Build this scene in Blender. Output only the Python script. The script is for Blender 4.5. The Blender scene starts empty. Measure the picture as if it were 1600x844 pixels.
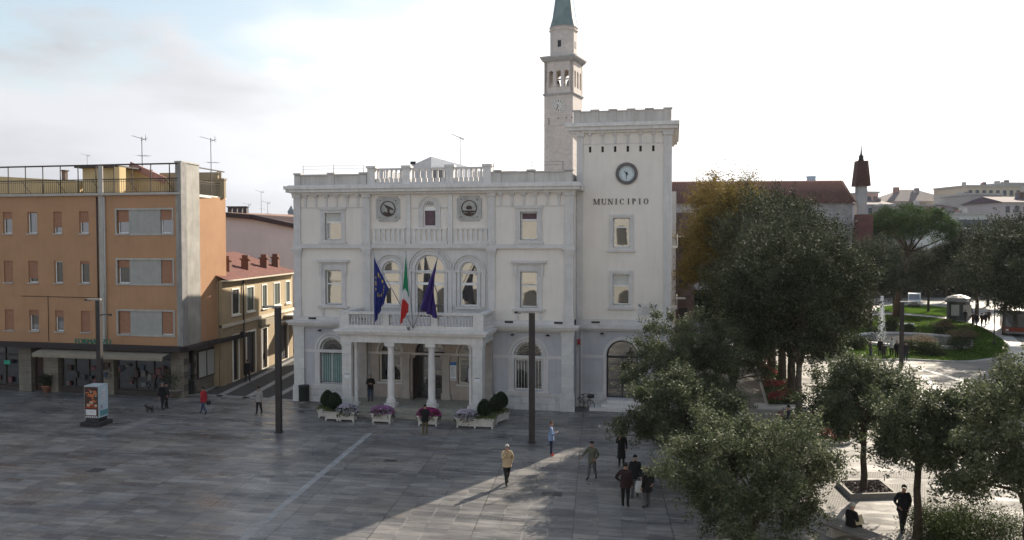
import bpy, bmesh, math, random
import numpy as np
from mathutils import Vector, Matrix
from mathutils.geometry import tessellate_polygon
random.seed(7); rng=np.random.default_rng(11)
R=math.radians
S=bpy.context.scene
COL=S.collection
# ---------------------------------------------------------------- camera, sky, sun, exposure
FX=1300.; CAMH=10.8; PITCH=math.atan(44/FX)
cam_d=bpy.data.cameras.new('camera'); cam=bpy.data.objects.new('camera',cam_d); COL.objects.link(cam)
cam.location=(0,0,CAMH); cam.rotation_euler=(math.pi/2-PITCH,0,0)
cam_d.sensor_width=36; cam_d.lens=36*FX/1600; cam_d.clip_end=20000; cam_d.clip_start=.1
S.camera=cam
SUN_AZ=35.5; SUN_EL=26.2          # azimuth to the right of +Y
W=bpy.data.worlds.new('World'); S.world=W; W.use_nodes=True
nt=W.node_tree; N=nt.nodes; Lk=nt.links; N.clear()
def nn(tree,t,**k):
    n=tree.nodes.new(t)
    for a,v in k.items():
        if a=='inp':
            for i,x in v.items(): n.inputs[i].default_value=x
        else: setattr(n,a,v)
    return n
out=nn(nt,'ShaderNodeOutputWorld'); bg=nn(nt,'ShaderNodeBackground',inp={'Strength':0.056})
sky=nn(nt,'ShaderNodeTexSky',sky_type='NISHITA',sun_disc=False,sun_elevation=R(SUN_EL),sun_rotation=R(SUN_AZ),air_density=1.2,dust_density=1.5,ozone_density=1.0)
tc=nn(nt,'ShaderNodeTexCoord')
sep=nn(nt,'ShaderNodeSeparateXYZ'); Lk.new(tc.outputs['Generated'],sep.inputs[0])
def wm(op,a,b=None,c=None,clamp=False):
    n=nn(nt,'ShaderNodeMath',operation=op,use_clamp=clamp)
    for i,x in enumerate((a,b,c)):
        if x is None: continue
        if isinstance(x,(int,float)): n.inputs[i].default_value=x
        else: Lk.new(x,n.inputs[i])
    return n.outputs[0]
mp=nn(nt,'ShaderNodeMapping',inp={'Scale':(1,1,2.2)}); Lk.new(tc.outputs['Generated'],mp.inputs[0])
n1=nn(nt,'ShaderNodeTexNoise',inp={'Scale':4.5,'Detail':9,'Roughness':.55}); Lk.new(mp.outputs[0],n1.inputs['Vector'])
mp2=nn(nt,'ShaderNodeMapping',inp={'Scale':(1,1,3.5),'Location':(3,1,0)}); Lk.new(tc.outputs['Generated'],mp2.inputs[0])
n2=nn(nt,'ShaderNodeTexNoise',inp={'Scale':3.2,'Detail':6,'Roughness':.5}); Lk.new(mp2.outputs[0],n2.inputs['Vector'])
# cloud bank: full near the horizon, a soft ragged top edge, thin veils above
edge=wm('ADD',wm('MULTIPLY',sep.outputs['X'],-.03),.203)
h=wm('SUBTRACT',edge,sep.outputs['Z'])
m=wm('MULTIPLY_ADD',wm('SUBTRACT',n1.outputs[0],.5),.24,h)
bank=nn(nt,'ShaderNodeMapRange',interpolation_type='SMOOTHSTEP',inp={1:-.012,2:.03}); Lk.new(m,bank.inputs[0])
veil=nn(nt,'ShaderNodeMapRange',interpolation_type='SMOOTHSTEP',inp={1:.45,2:.75,3:.05,4:.6}); Lk.new(n2.outputs[0],veil.inputs[0])
cov=wm('MAXIMUM',bank.outputs[0],veil.outputs[0])
# brighter towards the sun
sd=(math.sin(R(SUN_AZ))*math.cos(R(SUN_EL)),math.cos(R(SUN_AZ))*math.cos(R(SUN_EL)),math.sin(R(SUN_EL)))
dp=nn(nt,'ShaderNodeVectorMath',operation='DOT_PRODUCT'); Lk.new(tc.outputs['Generated'],dp.inputs[0]); dp.inputs[1].default_value=sd
glow=nn(nt,'ShaderNodeMapRange',interpolation_type='SMOOTHSTEP',inp={1:.46,2:.90,3:0.,4:1.}); Lk.new(dp.outputs['Value'],glow.inputs[0])
shade=nn(nt,'ShaderNodeMapRange',inp={1:.36,2:.62,3:.84,4:1.12}); Lk.new(n2.outputs[0],shade.inputs[0])
SKY_BACK,SKY_FRONT=6.6,13.0
lum=wm('MULTIPLY',wm('MULTIPLY_ADD',glow.outputs[0],SKY_FRONT-SKY_BACK,SKY_BACK),shade.outputs[0])
cc=nn(nt,'ShaderNodeMixRGB',inp={1:(.955,.975,1.03,1),2:(1.0,.99,.97,1)}); Lk.new(glow.outputs[0],cc.inputs[0])
cl=nn(nt,'ShaderNodeVectorMath',operation='SCALE'); Lk.new(cc.outputs[0],cl.inputs[0]); Lk.new(lum,cl.inputs['Scale'])
mx=nn(nt,'ShaderNodeMixRGB'); Lk.new(cov,mx.inputs[0]); skb=nn(nt,'ShaderNodeVectorMath',operation='MULTIPLY_ADD'); Lk.new(sky.outputs[0],skb.inputs[0]); skb.inputs[1].default_value=(1.1,1.05,.95); skb.inputs[2].default_value=(2.0,2.3,2.8); Lk.new(skb.outputs[0],mx.inputs[1]); Lk.new(cl.outputs[0],mx.inputs[2])
Lk.new(mx.outputs[0],bg.inputs['Color']); Lk.new(bg.outputs[0],out.inputs[0])
sl=bpy.data.lights.new('sun','SUN'); so=bpy.data.objects.new('sun',sl); COL.objects.link(so)
sl.energy=5.0; sl.angle=R(.53); sl.color=(1,.885,.73)
so.rotation_euler=Vector((-sd[0],-sd[1],-sd[2])).to_track_quat('-Z','Y').to_euler(); so.location=(60,80,60)
S.view_settings.view_transform='Standard'; S.view_settings.look='None'; S.view_settings.exposure=1.08; S.view_settings.gamma=1
S.cycles.max_bounces=6; S.cycles.transparent_max_bounces=8

# ---------------------------------------------------------------- helpers
def G(px,py,z=0.):
    """ground (or level z) point seen at a pixel of the 1600x844 photo: used only to read plan positions"""
    x=(px-800)/FX; y=-(py-422)/FX
    r=(x, math.cos(PITCH)+y*math.sin(PITCH), -math.sin(PITCH)+y*math.cos(PITCH)); t=(z-CAMH)/r[2]
    return (r[0]*t,r[1]*t)
def frame(x,y,ang,z=0):
    """local X along a facade that turns `ang` degrees clockwise from world X"""
    return Matrix.Translation((x,y,z))@Matrix.Rotation(-R(ang),4,'Z')
def tag(o,label=None,cat=None,group=None,kind=None):
    if label: o['label']=label
    if cat: o['category']=cat
    if group: o['group']=group
    if kind: o['kind']=kind
    return o
def empty(name,label=None,cat=None,group=None,M=None,kind=None):
    o=bpy.data.objects.new(name,None); COL.objects.link(o); o.empty_display_size=.3
    if M is not None: o.matrix_world=M
    return tag(o,label,cat,group,kind)
class MB:
    def __init__(s): s.v=[]; s.f=[]; s.m=[]; s.cur=0; s.M=None; s.sm=[]; s.smooth=False
    def add(s,vs,fs):
        b=len(s.v)
        if s.M is not None: vs=[s.M@Vector(p) for p in vs]
        s.v.extend([tuple(p) for p in vs]); s.f.extend([tuple(i+b for i in f) for f in fs])
        s.m.extend([s.cur]*len(fs)); s.sm.extend([s.smooth]*len(fs)); return s
    def box(s,x0,x1,y0,y1,z0,z1):
        vs=[(x0,y0,z0),(x1,y0,z0),(x1,y1,z0),(x0,y1,z0),(x0,y0,z1),(x1,y0,z1),(x1,y1,z1),(x0,y1,z1)]
        return s.add(vs,[(0,3,2,1),(4,5,6,7),(0,1,5,4),(1,2,6,5),(2,3,7,6),(3,0,4,7)])
    def bar(s,a,b,w,h=None):
        """rectangular bar from a to b"""
        h=h or w; a=Vector(a); b=Vector(b); d=(b-a).normalized()
        up=Vector((0,0,1)) if abs(d.z)<.95 else Vector((0,1,0))
        x=d.cross(up).normalized()*w/2; y=x.cross(d).normalized()*h/2
        vs=[a-x-y,a+x-y,a+x+y,a-x+y,b-x-y,b+x-y,b+x+y,b-x+y]
        return s.add(vs,[(0,3,2,1),(4,5,6,7),(0,1,5,4),(1,2,6,5),(2,3,7,6),(3,0,4,7)])
    def tube(s,pts,rad,n=8,cap=True):
        pts=[Vector(p) for p in pts]
        if isinstance(rad,(int,float)): rad=[rad]*len(pts)
        vs=[];fs=[]
        for i,p in enumerate(pts):
            d=(pts[min(i+1,len(pts)-1)]-pts[max(i-1,0)]).normalized()
            up=Vector((0,0,1)) if abs(d.z)<.9 else Vector((0,1,0))
            x=d.cross(up).normalized(); y=x.cross(d).normalized()
            for k in range(n):
                a=2*math.pi*k/n; vs.append(p+(x*math.cos(a)+y*math.sin(a))*rad[i])
        for i in range(len(pts)-1):
            for k in range(n):
                fs.append((i*n+k,i*n+(k+1)%n,(i+1)*n+(k+1)%n,(i+1)*n+k))
        if cap: fs.append(tuple(range(n-1,-1,-1))); fs.append(tuple((len(pts)-1)*n+k for k in range(n)))
        o=s.smooth; s.smooth=True; s.add(vs,fs); s.smooth=o; return s
    def lathe(s,prof,c=(0,0,0),n=16,sx=1,sy=1,rot=0,smooth=True):
        vs=[];fs=[]
        for r,z in prof:
            for k in range(n):
                a=2*math.pi*k/n+rot; vs.append((c[0]+r*sx*math.cos(a),c[1]+r*sy*math.sin(a),c[2]+z))
        for i in range(len(prof)-1):
            for k in range(n): fs.append((i*n+k,i*n+(k+1)%n,(i+1)*n+(k+1)%n,(i+1)*n+k))
        fs.append(tuple(range(n-1,-1,-1))); fs.append(tuple((len(prof)-1)*n+k for k in range(n)))
        o=s.smooth; s.smooth=smooth; s.add(vs,fs); s.smooth=o; return s
    def ball(s,c,rx,ry=None,rz=None,n=10,m=7):
        ry=ry or rx; rz=rz or rx
        prof=[(math.sin(math.pi*(i+.02)/(m+.04)) ,-math.cos(math.pi*i/m)) for i in range(m+1)]
        vs=[];fs=[]
        for r,z in prof:
            for k in range(n):
                a=2*math.pi*k/n; vs.append((c[0]+r*rx*math.cos(a),c[1]+r*ry*math.sin(a),c[2]+z*rz))
        for i in range(m):
            for k in range(n): fs.append((i*n+k,i*n+(k+1)%n,(i+1)*n+(k+1)%n,(i+1)*n+k))
        o=s.smooth; s.smooth=True; s.add(vs,fs); s.smooth=o; return s
    def wall(s,outer,holes,y0,y1,back=False):
        """wall in the x-z plane, front at y0, openings cut through with reveals to y1"""
        loops=[[Vector((p[0],p[1],0)) for p in outer]]+[[Vector((p[0],p[1],0)) for p in h] for h in holes]
        tris=tessellate_polygon(loops); flat=[p for l in loops for p in l]
        vs=[(p.x,y0,p.y) for p in flat]
        fs=[]
        for t in tris:
            a,b,c=[flat[i] for i in t]
            fs.append(t if (b-a).cross(c-a).z>0 else (t[0],t[2],t[1]))
        s.add(vs,fs)
        for li,l in enumerate(loops):
            n=len(l); vs=[(p.x,y0,p.y) for p in l]+[(p.x,y1,p.y) for p in l]
            s.add(vs,[(i,(i+1)%n,n+(i+1)%n,n+i) for i in range(n)])
        if back: s.add([(p.x,y1,p.y) for p in flat],[tuple(reversed(t)) for t in fs])
        return s
    def prism(s,poly,y0,y1):
        return s.wall(poly,[],y0,y1,back=True)
    def ring(s,cx,zc,r0,r1,y0,y1,a0=0,a1=180,n=20,sx=1.):
        """annulus sector in x-z plane"""
        full=(a1-a0)>=359.9
        vs=[];fs=[]
        for i in range(n+1):
            a=R(a0+(a1-a0)*i/n); c,sn=math.cos(a)*sx,math.sin(a)
            vs+= [(cx+r0*c,y0,zc+r0*sn),(cx+r1*c,y0,zc+r1*sn),(cx+r1*c,y1,zc+r1*sn),(cx+r0*c,y1,zc+r0*sn)]
        for i in range(n):
            b=i*4
            for k in range(4): fs.append((b+k,b+(k+1)%4,b+4+(k+1)%4,b+4+k))
        if not full: fs+=[(0,1,2,3),(n*4+3,n*4+2,n*4+1,n*4)]
        return s.add(vs,fs)
    def disc(s,cx,zc,r,y,n=28):
        return s.add([(cx+r*math.cos(2*math.pi*k/n),y,zc+r*math.sin(2*math.pi*k/n)) for k in range(n)],[tuple(range(n))])
    def poly(s,pts,z=0):
        loops=[[Vector((p[0],p[1],0)) for p in pts]]
        tr=tessellate_polygon(loops); l=loops[0]
        fs=[t if (l[t[1]]-l[t[0]]).cross(l[t[2]]-l[t[0]]).z>0 else (t[0],t[2],t[1]) for t in tr]
        return s.add([(p[0],p[1],z) for p in pts],fs)
    def slab(s,pts,z0,z1):
        """horizontal polygon with thickness"""
        s.poly(pts,z1); n=len(pts)
        return s.add([(p[0],p[1],z0) for p in pts]+[(p[0],p[1],z1) for p in pts],[(i,(i+1)%n,n+(i+1)%n,n+i) for i in range(n)])
    def build(s,name,mat,parent=None,**k):
        me=bpy.data.meshes.new(name); me.from_pydata(s.v,[],s.f)
        mats=mat if isinstance(mat,(list,tuple)) else [mat]
        for x in mats: me.materials.append(x)
        if len(mats)>1: me.polygons.foreach_set('material_index',s.m)
        me.polygons.foreach_set('use_smooth',s.sm)
        me.update()
        o=bpy.data.objects.new(name,me); COL.objects.link(o)
        if parent is not None: o.parent=parent
        tag(o,**k); return o
def arch(cx,hw,z0,zs,n=14):
    return [(cx-hw,z0),(cx+hw,z0)]+[(cx+hw*math.cos(math.pi*i/n),zs+hw*math.sin(math.pi*i/n)) for i in range(n+1)]
def rect(x0,x1,z0,z1): return [(x0,z0),(x1,z0),(x1,z1),(x0,z1)]
def copy_tree(o,parent=None,keep=True):
    c=o.copy(); COL.objects.link(c)
    if parent is not None: c.parent=parent
    for ch in [x for x in bpy.data.objects if x.parent==o and x!=c]: copy_tree(ch,c)
    return c

# ---------------------------------------------------------------- materials
MC={}
def mat(name,col,rough=.7,var=.12,scale=1.5,streak=0.,bump=0.,bscale=40,spec=.3,metal=0.,col2=None,alpha=None):
    if name in MC: return MC[name]
    m=bpy.data.materials.new(name); m.use_nodes=True; t=m.node_tree; b=t.nodes['Principled BSDF']
    b.inputs['Roughness'].default_value=rough; b.inputs['Metallic'].default_value=metal
    b.inputs['Specular IOR Level'].default_value=spec
    c=(*col,1)
    g=nn(t,'ShaderNodeNewGeometry')
    if var>0 or streak>0 or col2:
        n=nn(t,'ShaderNodeTexNoise',inp={'Scale':scale,'Detail':7,'Roughness':.62}); t.links.new(g.outputs['Position'],n.inputs['Vector'])
        r=nn(t,'ShaderNodeMapRange',inp={1:.3,2:.7,3:0,4:1}); t.links.new(n.outputs[0],r.inputs[0])
        c2=col2 or tuple(x*(1-2*var) for x in col); c1=tuple(min(1,x*(1+var)) for x in col) if not col2 else col
        mx=nn(t,'ShaderNodeMixRGB',inp={1:(*c1,1),2:(*c2,1)}); t.links.new(r.outputs[0],mx.inputs[0]); last=mx.outputs[0]
        if streak>0:
            mp=nn(t,'ShaderNodeMapping',inp={'Scale':(3.,3.,.22)}); t.links.new(g.outputs['Position'],mp.inputs[0])
            n3=nn(t,'ShaderNodeTexNoise',inp={'Scale':1.6,'Detail':6,'Roughness':.7}); t.links.new(mp.outputs[0],n3.inputs['Vector'])
            r3=nn(t,'ShaderNodeMapRange',inp={1:.45,2:.75,3:0,4:streak}); t.links.new(n3.outputs[0],r3.inputs[0])
            m3=nn(t,'ShaderNodeMixRGB',blend_type='MULTIPLY',inp={2:(.42,.40,.38,1)}); t.links.new(r3.outputs[0],m3.inputs[0]); t.links.new(last,m3.inputs[1]); last=m3.outputs[0]
        t.links.new(last,b.inputs['Base Color'])
    else: b.inputs['Base Color'].default_value=c
    if bump>0:
        nb=nn(t,'ShaderNodeTexNoise',inp={'Scale':bscale,'Detail':4}); t.links.new(g.outputs['Position'],nb.inputs['Vector'])
        bp=nn(t,'ShaderNodeBump',inp={'Strength':bump,'Distance':.02}); t.links.new(nb.outputs[0],bp.inputs['Height']); t.links.new(bp.outputs[0],b.inputs['Normal'])
    MC[name]=m; return m
def brickmat(name,c1,c2,mortar,bw,bh,msize=.012,rough=.8,rot=0.,plane='xz',var=.25,bump=.2):
    """coursed stone / brick / tiles on real surface coordinates"""
    if name in MC: return MC[name]
    m=bpy.data.materials.new(name); m.use_nodes=True; t=m.node_tree; b=t.nodes['Principled BSDF']; b.inputs['Roughness'].default_value=rough
    b.inputs['Specular IOR Level'].default_value=.25
    co=nn(t,'ShaderNodeTexCoord'); mp=nn(t,'ShaderNodeMapping'); t.links.new(co.outputs['Object'],mp.inputs[0])
    if plane=='xz': mp.inputs['Rotation'].default_value=(R(-90),0,0)
    if plane=='yz': mp.inputs['Rotation'].default_value=(R(-90),0,R(0)); mp.inputs['Rotation'].default_value=(0,R(90),R(90))
    br=nn(t,'ShaderNodeTexBrick',inp={'Color1':(*c1,1),'Color2':(*c2,1),'Mortar':(*mortar,1),'Scale':1,'Mortar Size':msize,'Brick Width':bw,'Row Height':bh}); t.links.new(mp.outputs[0],br.inputs['Vector'])
    n=nn(t,'ShaderNodeTexNoise',inp={'Scale':2.,'Detail':8,'Roughness':.65}); t.links.new(co.outputs['Object'],n.inputs['Vector'])
    r=nn(t,'ShaderNodeMapRange',inp={1:.3,2:.7,3:1-var,4:1+var*.5}); t.links.new(n.outputs[0],r.inputs[0])
    mx=nn(t,'ShaderNodeVectorMath',operation='SCALE'); t.links.new(br.outputs['Color'],mx.inputs[0]); t.links.new(r.outputs[0],mx.inputs['Scale'])
    t.links.new(mx.outputs[0],b.inputs['Base Color'])
    bp=nn(t,'ShaderNodeBump',inp={'Strength':bump,'Distance':.02}); bp.invert=True; t.links.new(br.outputs['Fac'],bp.inputs['Height']); t.links.new(bp.outputs[0],b.inputs['Normal'])
    MC[name]=m; return m
def glassmat(name,refl=.4,base=(.012,.014,.016),tint=(.95,.97,1)):
    m=bpy.data.materials.new(name); m.use_nodes=True; t=m.node_tree; b=t.nodes['Principled BSDF']
    b.inputs['Base Color'].default_value=(*base,1); b.inputs['Roughness'].default_value=.3
    gl=nn(t,'ShaderNodeBsdfGlossy',inp={'Color':(*tint,1),'Roughness':.02})
    g=nn(t,'ShaderNodeNewGeometry'); n=nn(t,'ShaderNodeTexNoise',inp={'Scale':1.1,'Detail':2}); t.links.new(g.outputs['Position'],n.inputs['Vector'])
    bp=nn(t,'ShaderNodeBump',inp={'Strength':.06,'Distance':.02}); t.links.new(n.outputs[0],bp.inputs['Height']); t.links.new(bp.outputs[0],gl.inputs['Normal'])
    mx=nn(t,'ShaderNodeMixShader',inp={0:refl}); t.links.new(b.outputs[0],mx.inputs[1]); t.links.new(gl.outputs[0],mx.inputs[2])
    t.links.new(mx.outputs[0],t.nodes['Material Output'].inputs[0]); return m
def leafmat(name,c1,c2,c3=None,rough=.45,spec=.5,trans=.25):
    m=bpy.data.materials.new(name); m.use_nodes=True; t=m.node_tree; b=t.nodes['Principled BSDF']
    g=nn(t,'ShaderNodeNewGeometry'); cr=nn(t,'ShaderNodeValToRGB'); t.links.new(g.outputs['Random Per Island'],cr.inputs[0])
    e=cr.color_ramp.elements; e[0].color=(*c1,1); e[1].color=(*c2,1)
    if c3: x=e.new(.86); x.color=(*c2,1); e[-1].color=(*c3,1)
    n=nn(t,'ShaderNodeTexNoise',inp={'Scale':.9,'Detail':3}); t.links.new(g.outputs['Position'],n.inputs['Vector'])
    r=nn(t,'ShaderNodeMapRange',inp={1:.3,2:.7,3:.65,4:1.35}); t.links.new(n.outputs[0],r.inputs[0])
    sc=nn(t,'ShaderNodeVectorMath',operation='SCALE'); t.links.new(cr.outputs[0],sc.inputs[0]); t.links.new(r.outputs[0],sc.inputs['Scale'])
    t.links.new(sc.outputs[0],b.inputs['Base Color']); b.inputs['Roughness'].default_value=rough; b.inputs['Specular IOR Level'].default_value=spec
    tr=nn(t,'ShaderNodeBsdfTranslucent'); t.links.new(sc.outputs[0],tr.inputs[0])
    mx=nn(t,'ShaderNodeMixShader',inp={0:trans}); t.links.new(b.outputs[0],mx.inputs[1]); t.links.new(tr.outputs[0],mx.inputs[2])
    t.links.new(mx.outputs[0],t.nodes['Material Output'].inputs[0]); return m
def plain(name,c,rough=.6,spec=.3,metal=0.): return mat(name,c,rough,var=.08,scale=6,spec=spec,metal=metal)
def textobj(txt,size,mtl,parent,name,M,depth=.01,align='CENTER',**k):
    cu=bpy.data.curves.new(name,'FONT'); cu.body=txt; cu.size=size; cu.extrude=depth; cu.align_x=align; cu.align_y='CENTER'; cu.resolution_u=2
    o=bpy.data.objects.new(name+'_src',cu); COL.objects.link(o); bpy.context.view_layer.update()
    me=bpy.data.meshes.new_from_object(o.evaluated_get(bpy.context.evaluated_depsgraph_get())); bpy.data.objects.remove(o); bpy.data.curves.remove(cu)
    me.name=name; me.transform(M@Matrix.Rotation(R(90),4,'X')); me.materials.clear(); me.materials.append(mtl)
    q=bpy.data.objects.new(name,me); COL.objects.link(q)
    if parent is not None: q.parent=parent
    return tag(q,**k)

plaster=mat('plaster_cream',(.72,.67,.62),.9,.03,.8,streak=.13,bump=.15,bscale=60)
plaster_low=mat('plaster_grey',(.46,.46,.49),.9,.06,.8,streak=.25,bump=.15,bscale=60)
stone=mat('trim_stone',(.59,.57,.56),.85,.06,1.6,streak=.18,bump=.2,bscale=30)
stone_w=mat('white_stone',(.66,.64,.625),.8,.07,2.0,streak=.3,bump=.2,bscale=30)
stone_rel=mat('relief_stone',(.44,.43,.42),.85,.12,2.5,streak=.35)
plinth=brickmat('plinth_blocks',(.50,.50,.50),(.58,.57,.56),(.34,.34,.35),1.1,.42,.012)
ashlar=brickmat('pier_blocks',(.56,.55,.54),(.62,.61,.59),(.42,.41,.41),1.6,.75,.008,bump=.1,var=.15)
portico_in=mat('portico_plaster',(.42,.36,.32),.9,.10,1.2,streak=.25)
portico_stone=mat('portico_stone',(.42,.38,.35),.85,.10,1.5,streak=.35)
white_fr=plain('white_frame',(.78,.78,.78),.5)
cream_fr=plain('cream_frame',(.62,.58,.50),.5)
iron=plain('dark_iron',(.03,.03,.035),.5)
bronze=plain('bronze',(.05,.035,.03),.5)
glass=glassmat('window_glass',.22)
glass_dk=glassmat('dark_glass',.16,(.008,.009,.01))
blind=mat('roller_blind',(.55,.55,.53),.8,.05,3)
purple_blind=mat('drawn_blind',(.13,.085,.10),.8,.12,3)
# ---------------------------------------------------------------- ground, paving, roads
def paving(name,c1,c2,joint,bw,bh,ang,rough=.45,big=3.7,dark=(.5,.52,.56),stain=1.,line=.5,patchscale=.35,white=.35,lightj=(.32,.31,.30)):
    m=bpy.data.materials.new(name); m.use_nodes=True; t=m.node_tree; b=t.nodes['Principled BSDF']
    g=nn(t,'ShaderNodeNewGeometry'); mp=nn(t,'ShaderNodeMapping',inp={'Rotation':(0,0,R(ang))}); t.links.new(g.outputs['Position'],mp.inputs[0])
    sx=nn(t,'ShaderNodeSeparateXYZ'); mpj=nn(t,'ShaderNodeMapping',inp={'Rotation':(0,0,R(5.9)),'Location':(.9,0,0)}); t.links.new(g.outputs['Position'],mpj.inputs[0]); t.links.new(mpj.outputs[0],sx.inputs[0])
    sy=nn(t,'ShaderNodeSeparateXYZ'); t.links.new(mp.outputs[0],sy.inputs[0]); cb=nn(t,'ShaderNodeCombineXYZ'); t.links.new(sx.outputs[0],cb.inputs[0]); t.links.new(sy.outputs[1],cb.inputs[1])
    br=nn(t,'ShaderNodeTexBrick',offset=.0,inp={'Color1':(*c1,1),'Color2':(*c2,1),'Mortar':(*joint,1),'Scale':1,'Mortar Size':.014,'Mortar Smooth':.2,'Brick Width':big/4,'Row Height':bh,'Bias':0.}); t.links.new(cb.outputs[0],br.inputs['Vector'])
    def M_(op,a,b_=None,c=None,cl=False):
        n=nn(t,'ShaderNodeMath',operation=op,use_clamp=cl)
        for i,x in enumerate((a,b_,c)):
            if x is None: continue
            if isinstance(x,(int,float)): n.inputs[i].default_value=x
            else: t.links.new(x,n.inputs[i])
        return n.outputs[0]
    def mixc(f,a,c,bt='MIX'):
        n=nn(t,'ShaderNodeMixRGB',blend_type=bt)
        for i,x in ((0,f),(1,a),(2,c)):
            if isinstance(x,(int,float)): n.inputs[i].default_value=x
            elif isinstance(x,tuple): n.inputs[i].default_value=(*x,1)
            else: t.links.new(x,n.inputs[i])
        return n.outputs[0]
    def noise(scale,det=6,ro=.6,vec=None,loc=(0,0,0),sc=(1,1,1),rotz=ang):
        q=nn(t,'ShaderNodeMapping',inp={'Location':loc,'Scale':sc}); t.links.new(mp.outputs[0],q.inputs[0])
        n=nn(t,'ShaderNodeTexNoise',inp={'Scale':scale,'Detail':det,'Roughness':ro}); t.links.new(q.outputs[0],n.inputs['Vector']); return n.outputs[0]
    def rng_(x,a,b_,c,d):
        n=nn(t,'ShaderNodeMapRange',interpolation_type='SMOOTHSTEP',inp={1:a,2:b_,3:c,4:d}); t.links.new(x,n.inputs[0]); return n.outputs[0]
    fr=M_('ABSOLUTE',M_('SUBTRACT',M_('FRACT',M_('DIVIDE',sx.outputs[0],big)),.5)); jl=rng_(fr,.493,.4965,0,.85)
    fr2=M_('ABSOLUTE',M_('SUBTRACT',M_('FRACT',M_('DIVIDE',sx.outputs[0],big/4)),.5)); jl2=rng_(fr2,.468,.485,0,line)
    base=br.outputs['Color']
    # panels (big tiles) of differing tone
    br2=nn(t,'ShaderNodeTexBrick',offset=.5,inp={'Color1':(.83,.83,.85,1),'Color2':(1.15,1.12,1.09,1),'Mortar':(1,1,1,1),'Scale':1,'Mortar Size':0.,'Brick Width':big*1.0,'Row Height':bh*3}); t.links.new(cb.outputs[0],br2.inputs['Vector'])
    base=mixc(.8,base,br2.outputs['Color'],'MULTIPLY')
    base=mixc(rng_(noise(patchscale,5,.6,sc=(.5,1.2,1)),.42,.62,0,.75*stain),base,mixc(1.,base,dark,'MULTIPLY'))
    base=mixc(rng_(noise(.22,5,.6,loc=(9,4,0),sc=(.6,1,1)),.5,.66,0,.5*stain),base,mixc(1.,base,(1.02,.92,.78),'MULTIPLY'))
    base=mixc(rng_(noise(1.1,8,.7,loc=(3,7,0),sc=(.28,2.4,1)),.52,.70,0,white),base,(.33,.33,.33))
    base=mixc(rng_(noise(2.6,8,.72,loc=(13,2,0),sc=(.35,2.2,1)),.50,.64,0,.6*stain),base,mixc(1.,base,(.55,.55,.58),'MULTIPLY'))
    base=mixc(M_('MULTIPLY',jl2,rng_(noise(1.3,5,.6,loc=(2,8,0)),.42,.6,0,1)),base,lightj); base=mixc(jl,base,(.03,.03,.03))
    t.links.new(base,b.inputs['Base Color'])
    t.links.new(rng_(noise(.8,6,.65,loc=(5,5,0),sc=(.5,1.3,1)),.35,.7,rough-.13,rough+.25),b.inputs['Roughness'])
    b.inputs['Specular IOR Level'].default_value=.4
    bp=nn(t,'ShaderNodeBump',inp={'Strength':.25,'Distance':.01}); t.links.new(noise(9,6,.7),bp.inputs['Height']); t.links.new(bp.outputs[0],b.inputs['Normal'])
    MC[name]=m; return m
pv_main=paving('plaza_stone',(.118,.117,.119),(.225,.216,.203),(.055,.054,.053),1.25,.46,10.9,rough=.36,white=.6)
pv_light=paving('promenade_stone',(.18,.172,.16),(.25,.24,.22),(.20,.20,.19),1.2,.6,12,rough=.82,stain=.5,line=.25,white=.15,lightj=(.24,.23,.22))
pv_lane=paving('lane_stone',(.33,.33,.335),(.42,.42,.42),(.2,.2,.2),1.2,.5,10,rough=.6,stain=.5,line=.2,white=.15)
asphalt=mat('asphalt',(.055,.053,.052),.85,.2,1.2,bump=.4,bscale=80)
earth=mat('earth',(.09,.085,.07),.95,.25,.15)
strip_m=mat('light_strip_stone',(.27,.27,.27),.6,.16,1.8,streak=0)
grassm=mat('grass',(.065,.115,.018),1.,.30,.9,col2=(.040,.080,.014),bump=.6,bscale=30,spec=.0)
def sheet(name,pts,z,m,kind='structure',**k): return MB().poly(pts,z).build(name,m,kind=kind,**k)
sheet('ground',[(-6000,-600),(6000,-600),(6000,9000),(-6000,9000)],-.03,earth)
sheet('plaza_paving',[(-80,-4),(10.5,-4),(10.2,30),(11.2,52),(14,64),(-40,64),(-80,70)],0,pv_main)
sheet('promenade_paving',[(10.5,-4),(95,-4),(110,60),(120,152),(30,152),(14,120),(14,64),(11.2,52),(10.2,30)],0,pv_light)
a0=G(336,621); a1=G(462,624)
sheet('alley_road',[(-22.6,59.2),(-14.6,56.6),(-11.5,76),(-10,110),(-24,110),(-21.2,76)],.004,asphalt)
st=MB()
def strip(p,q,w,z=.008,mb=None):
    p=Vector((*p,0)); q=Vector((*q,0)); d=(q-p).normalized(); n=Vector((-d.y,d.x,0))*w/2
    (mb or st).poly([tuple((p-n)[:2]),tuple((q-n)[:2]),tuple((q+n)[:2]),tuple((p+n)[:2])],z)
for a,b,w in (((318,612),(424,563),.45),((340,620),(470,556),.5),((384,622),(480,570),.5),((426,622.5),(500,583),.5)):
    strip(G(*a),G(*b),w)
st.build('alley_light_strips',strip_m,kind='structure')
st=MB(); strip((-22.8,58.7),(-14.4,56.2),.45); st.build('alley_border_strip',strip_m,kind='structure')
st=MB(); strip(G(578,677),G(360,860),.34,.006); st.build('plaza_long_strip',strip_m,kind='structure')
for px,py,w_,h_ in ((862,772,.9,.55),(1112,812,.6,.6),(150,735,.7,.7),(610,720,.6,.4)):
    x,y=G(px,py); q=MB(); q.M=frame(x,y,10.9,.006); q.box(-w_/2,w_/2,-h_/2,h_/2,-.02,0); [q.box(-w_/2+.05+k*w_/8,-w_/2+.08+k*w_/8,-h_/2+.05,h_/2-.05,0,.004) for k in range(8)]; q.build('drain_cover',mat('cast_iron',(.05,.05,.05),.6,.1,5),label=None,kind='structure')
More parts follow.
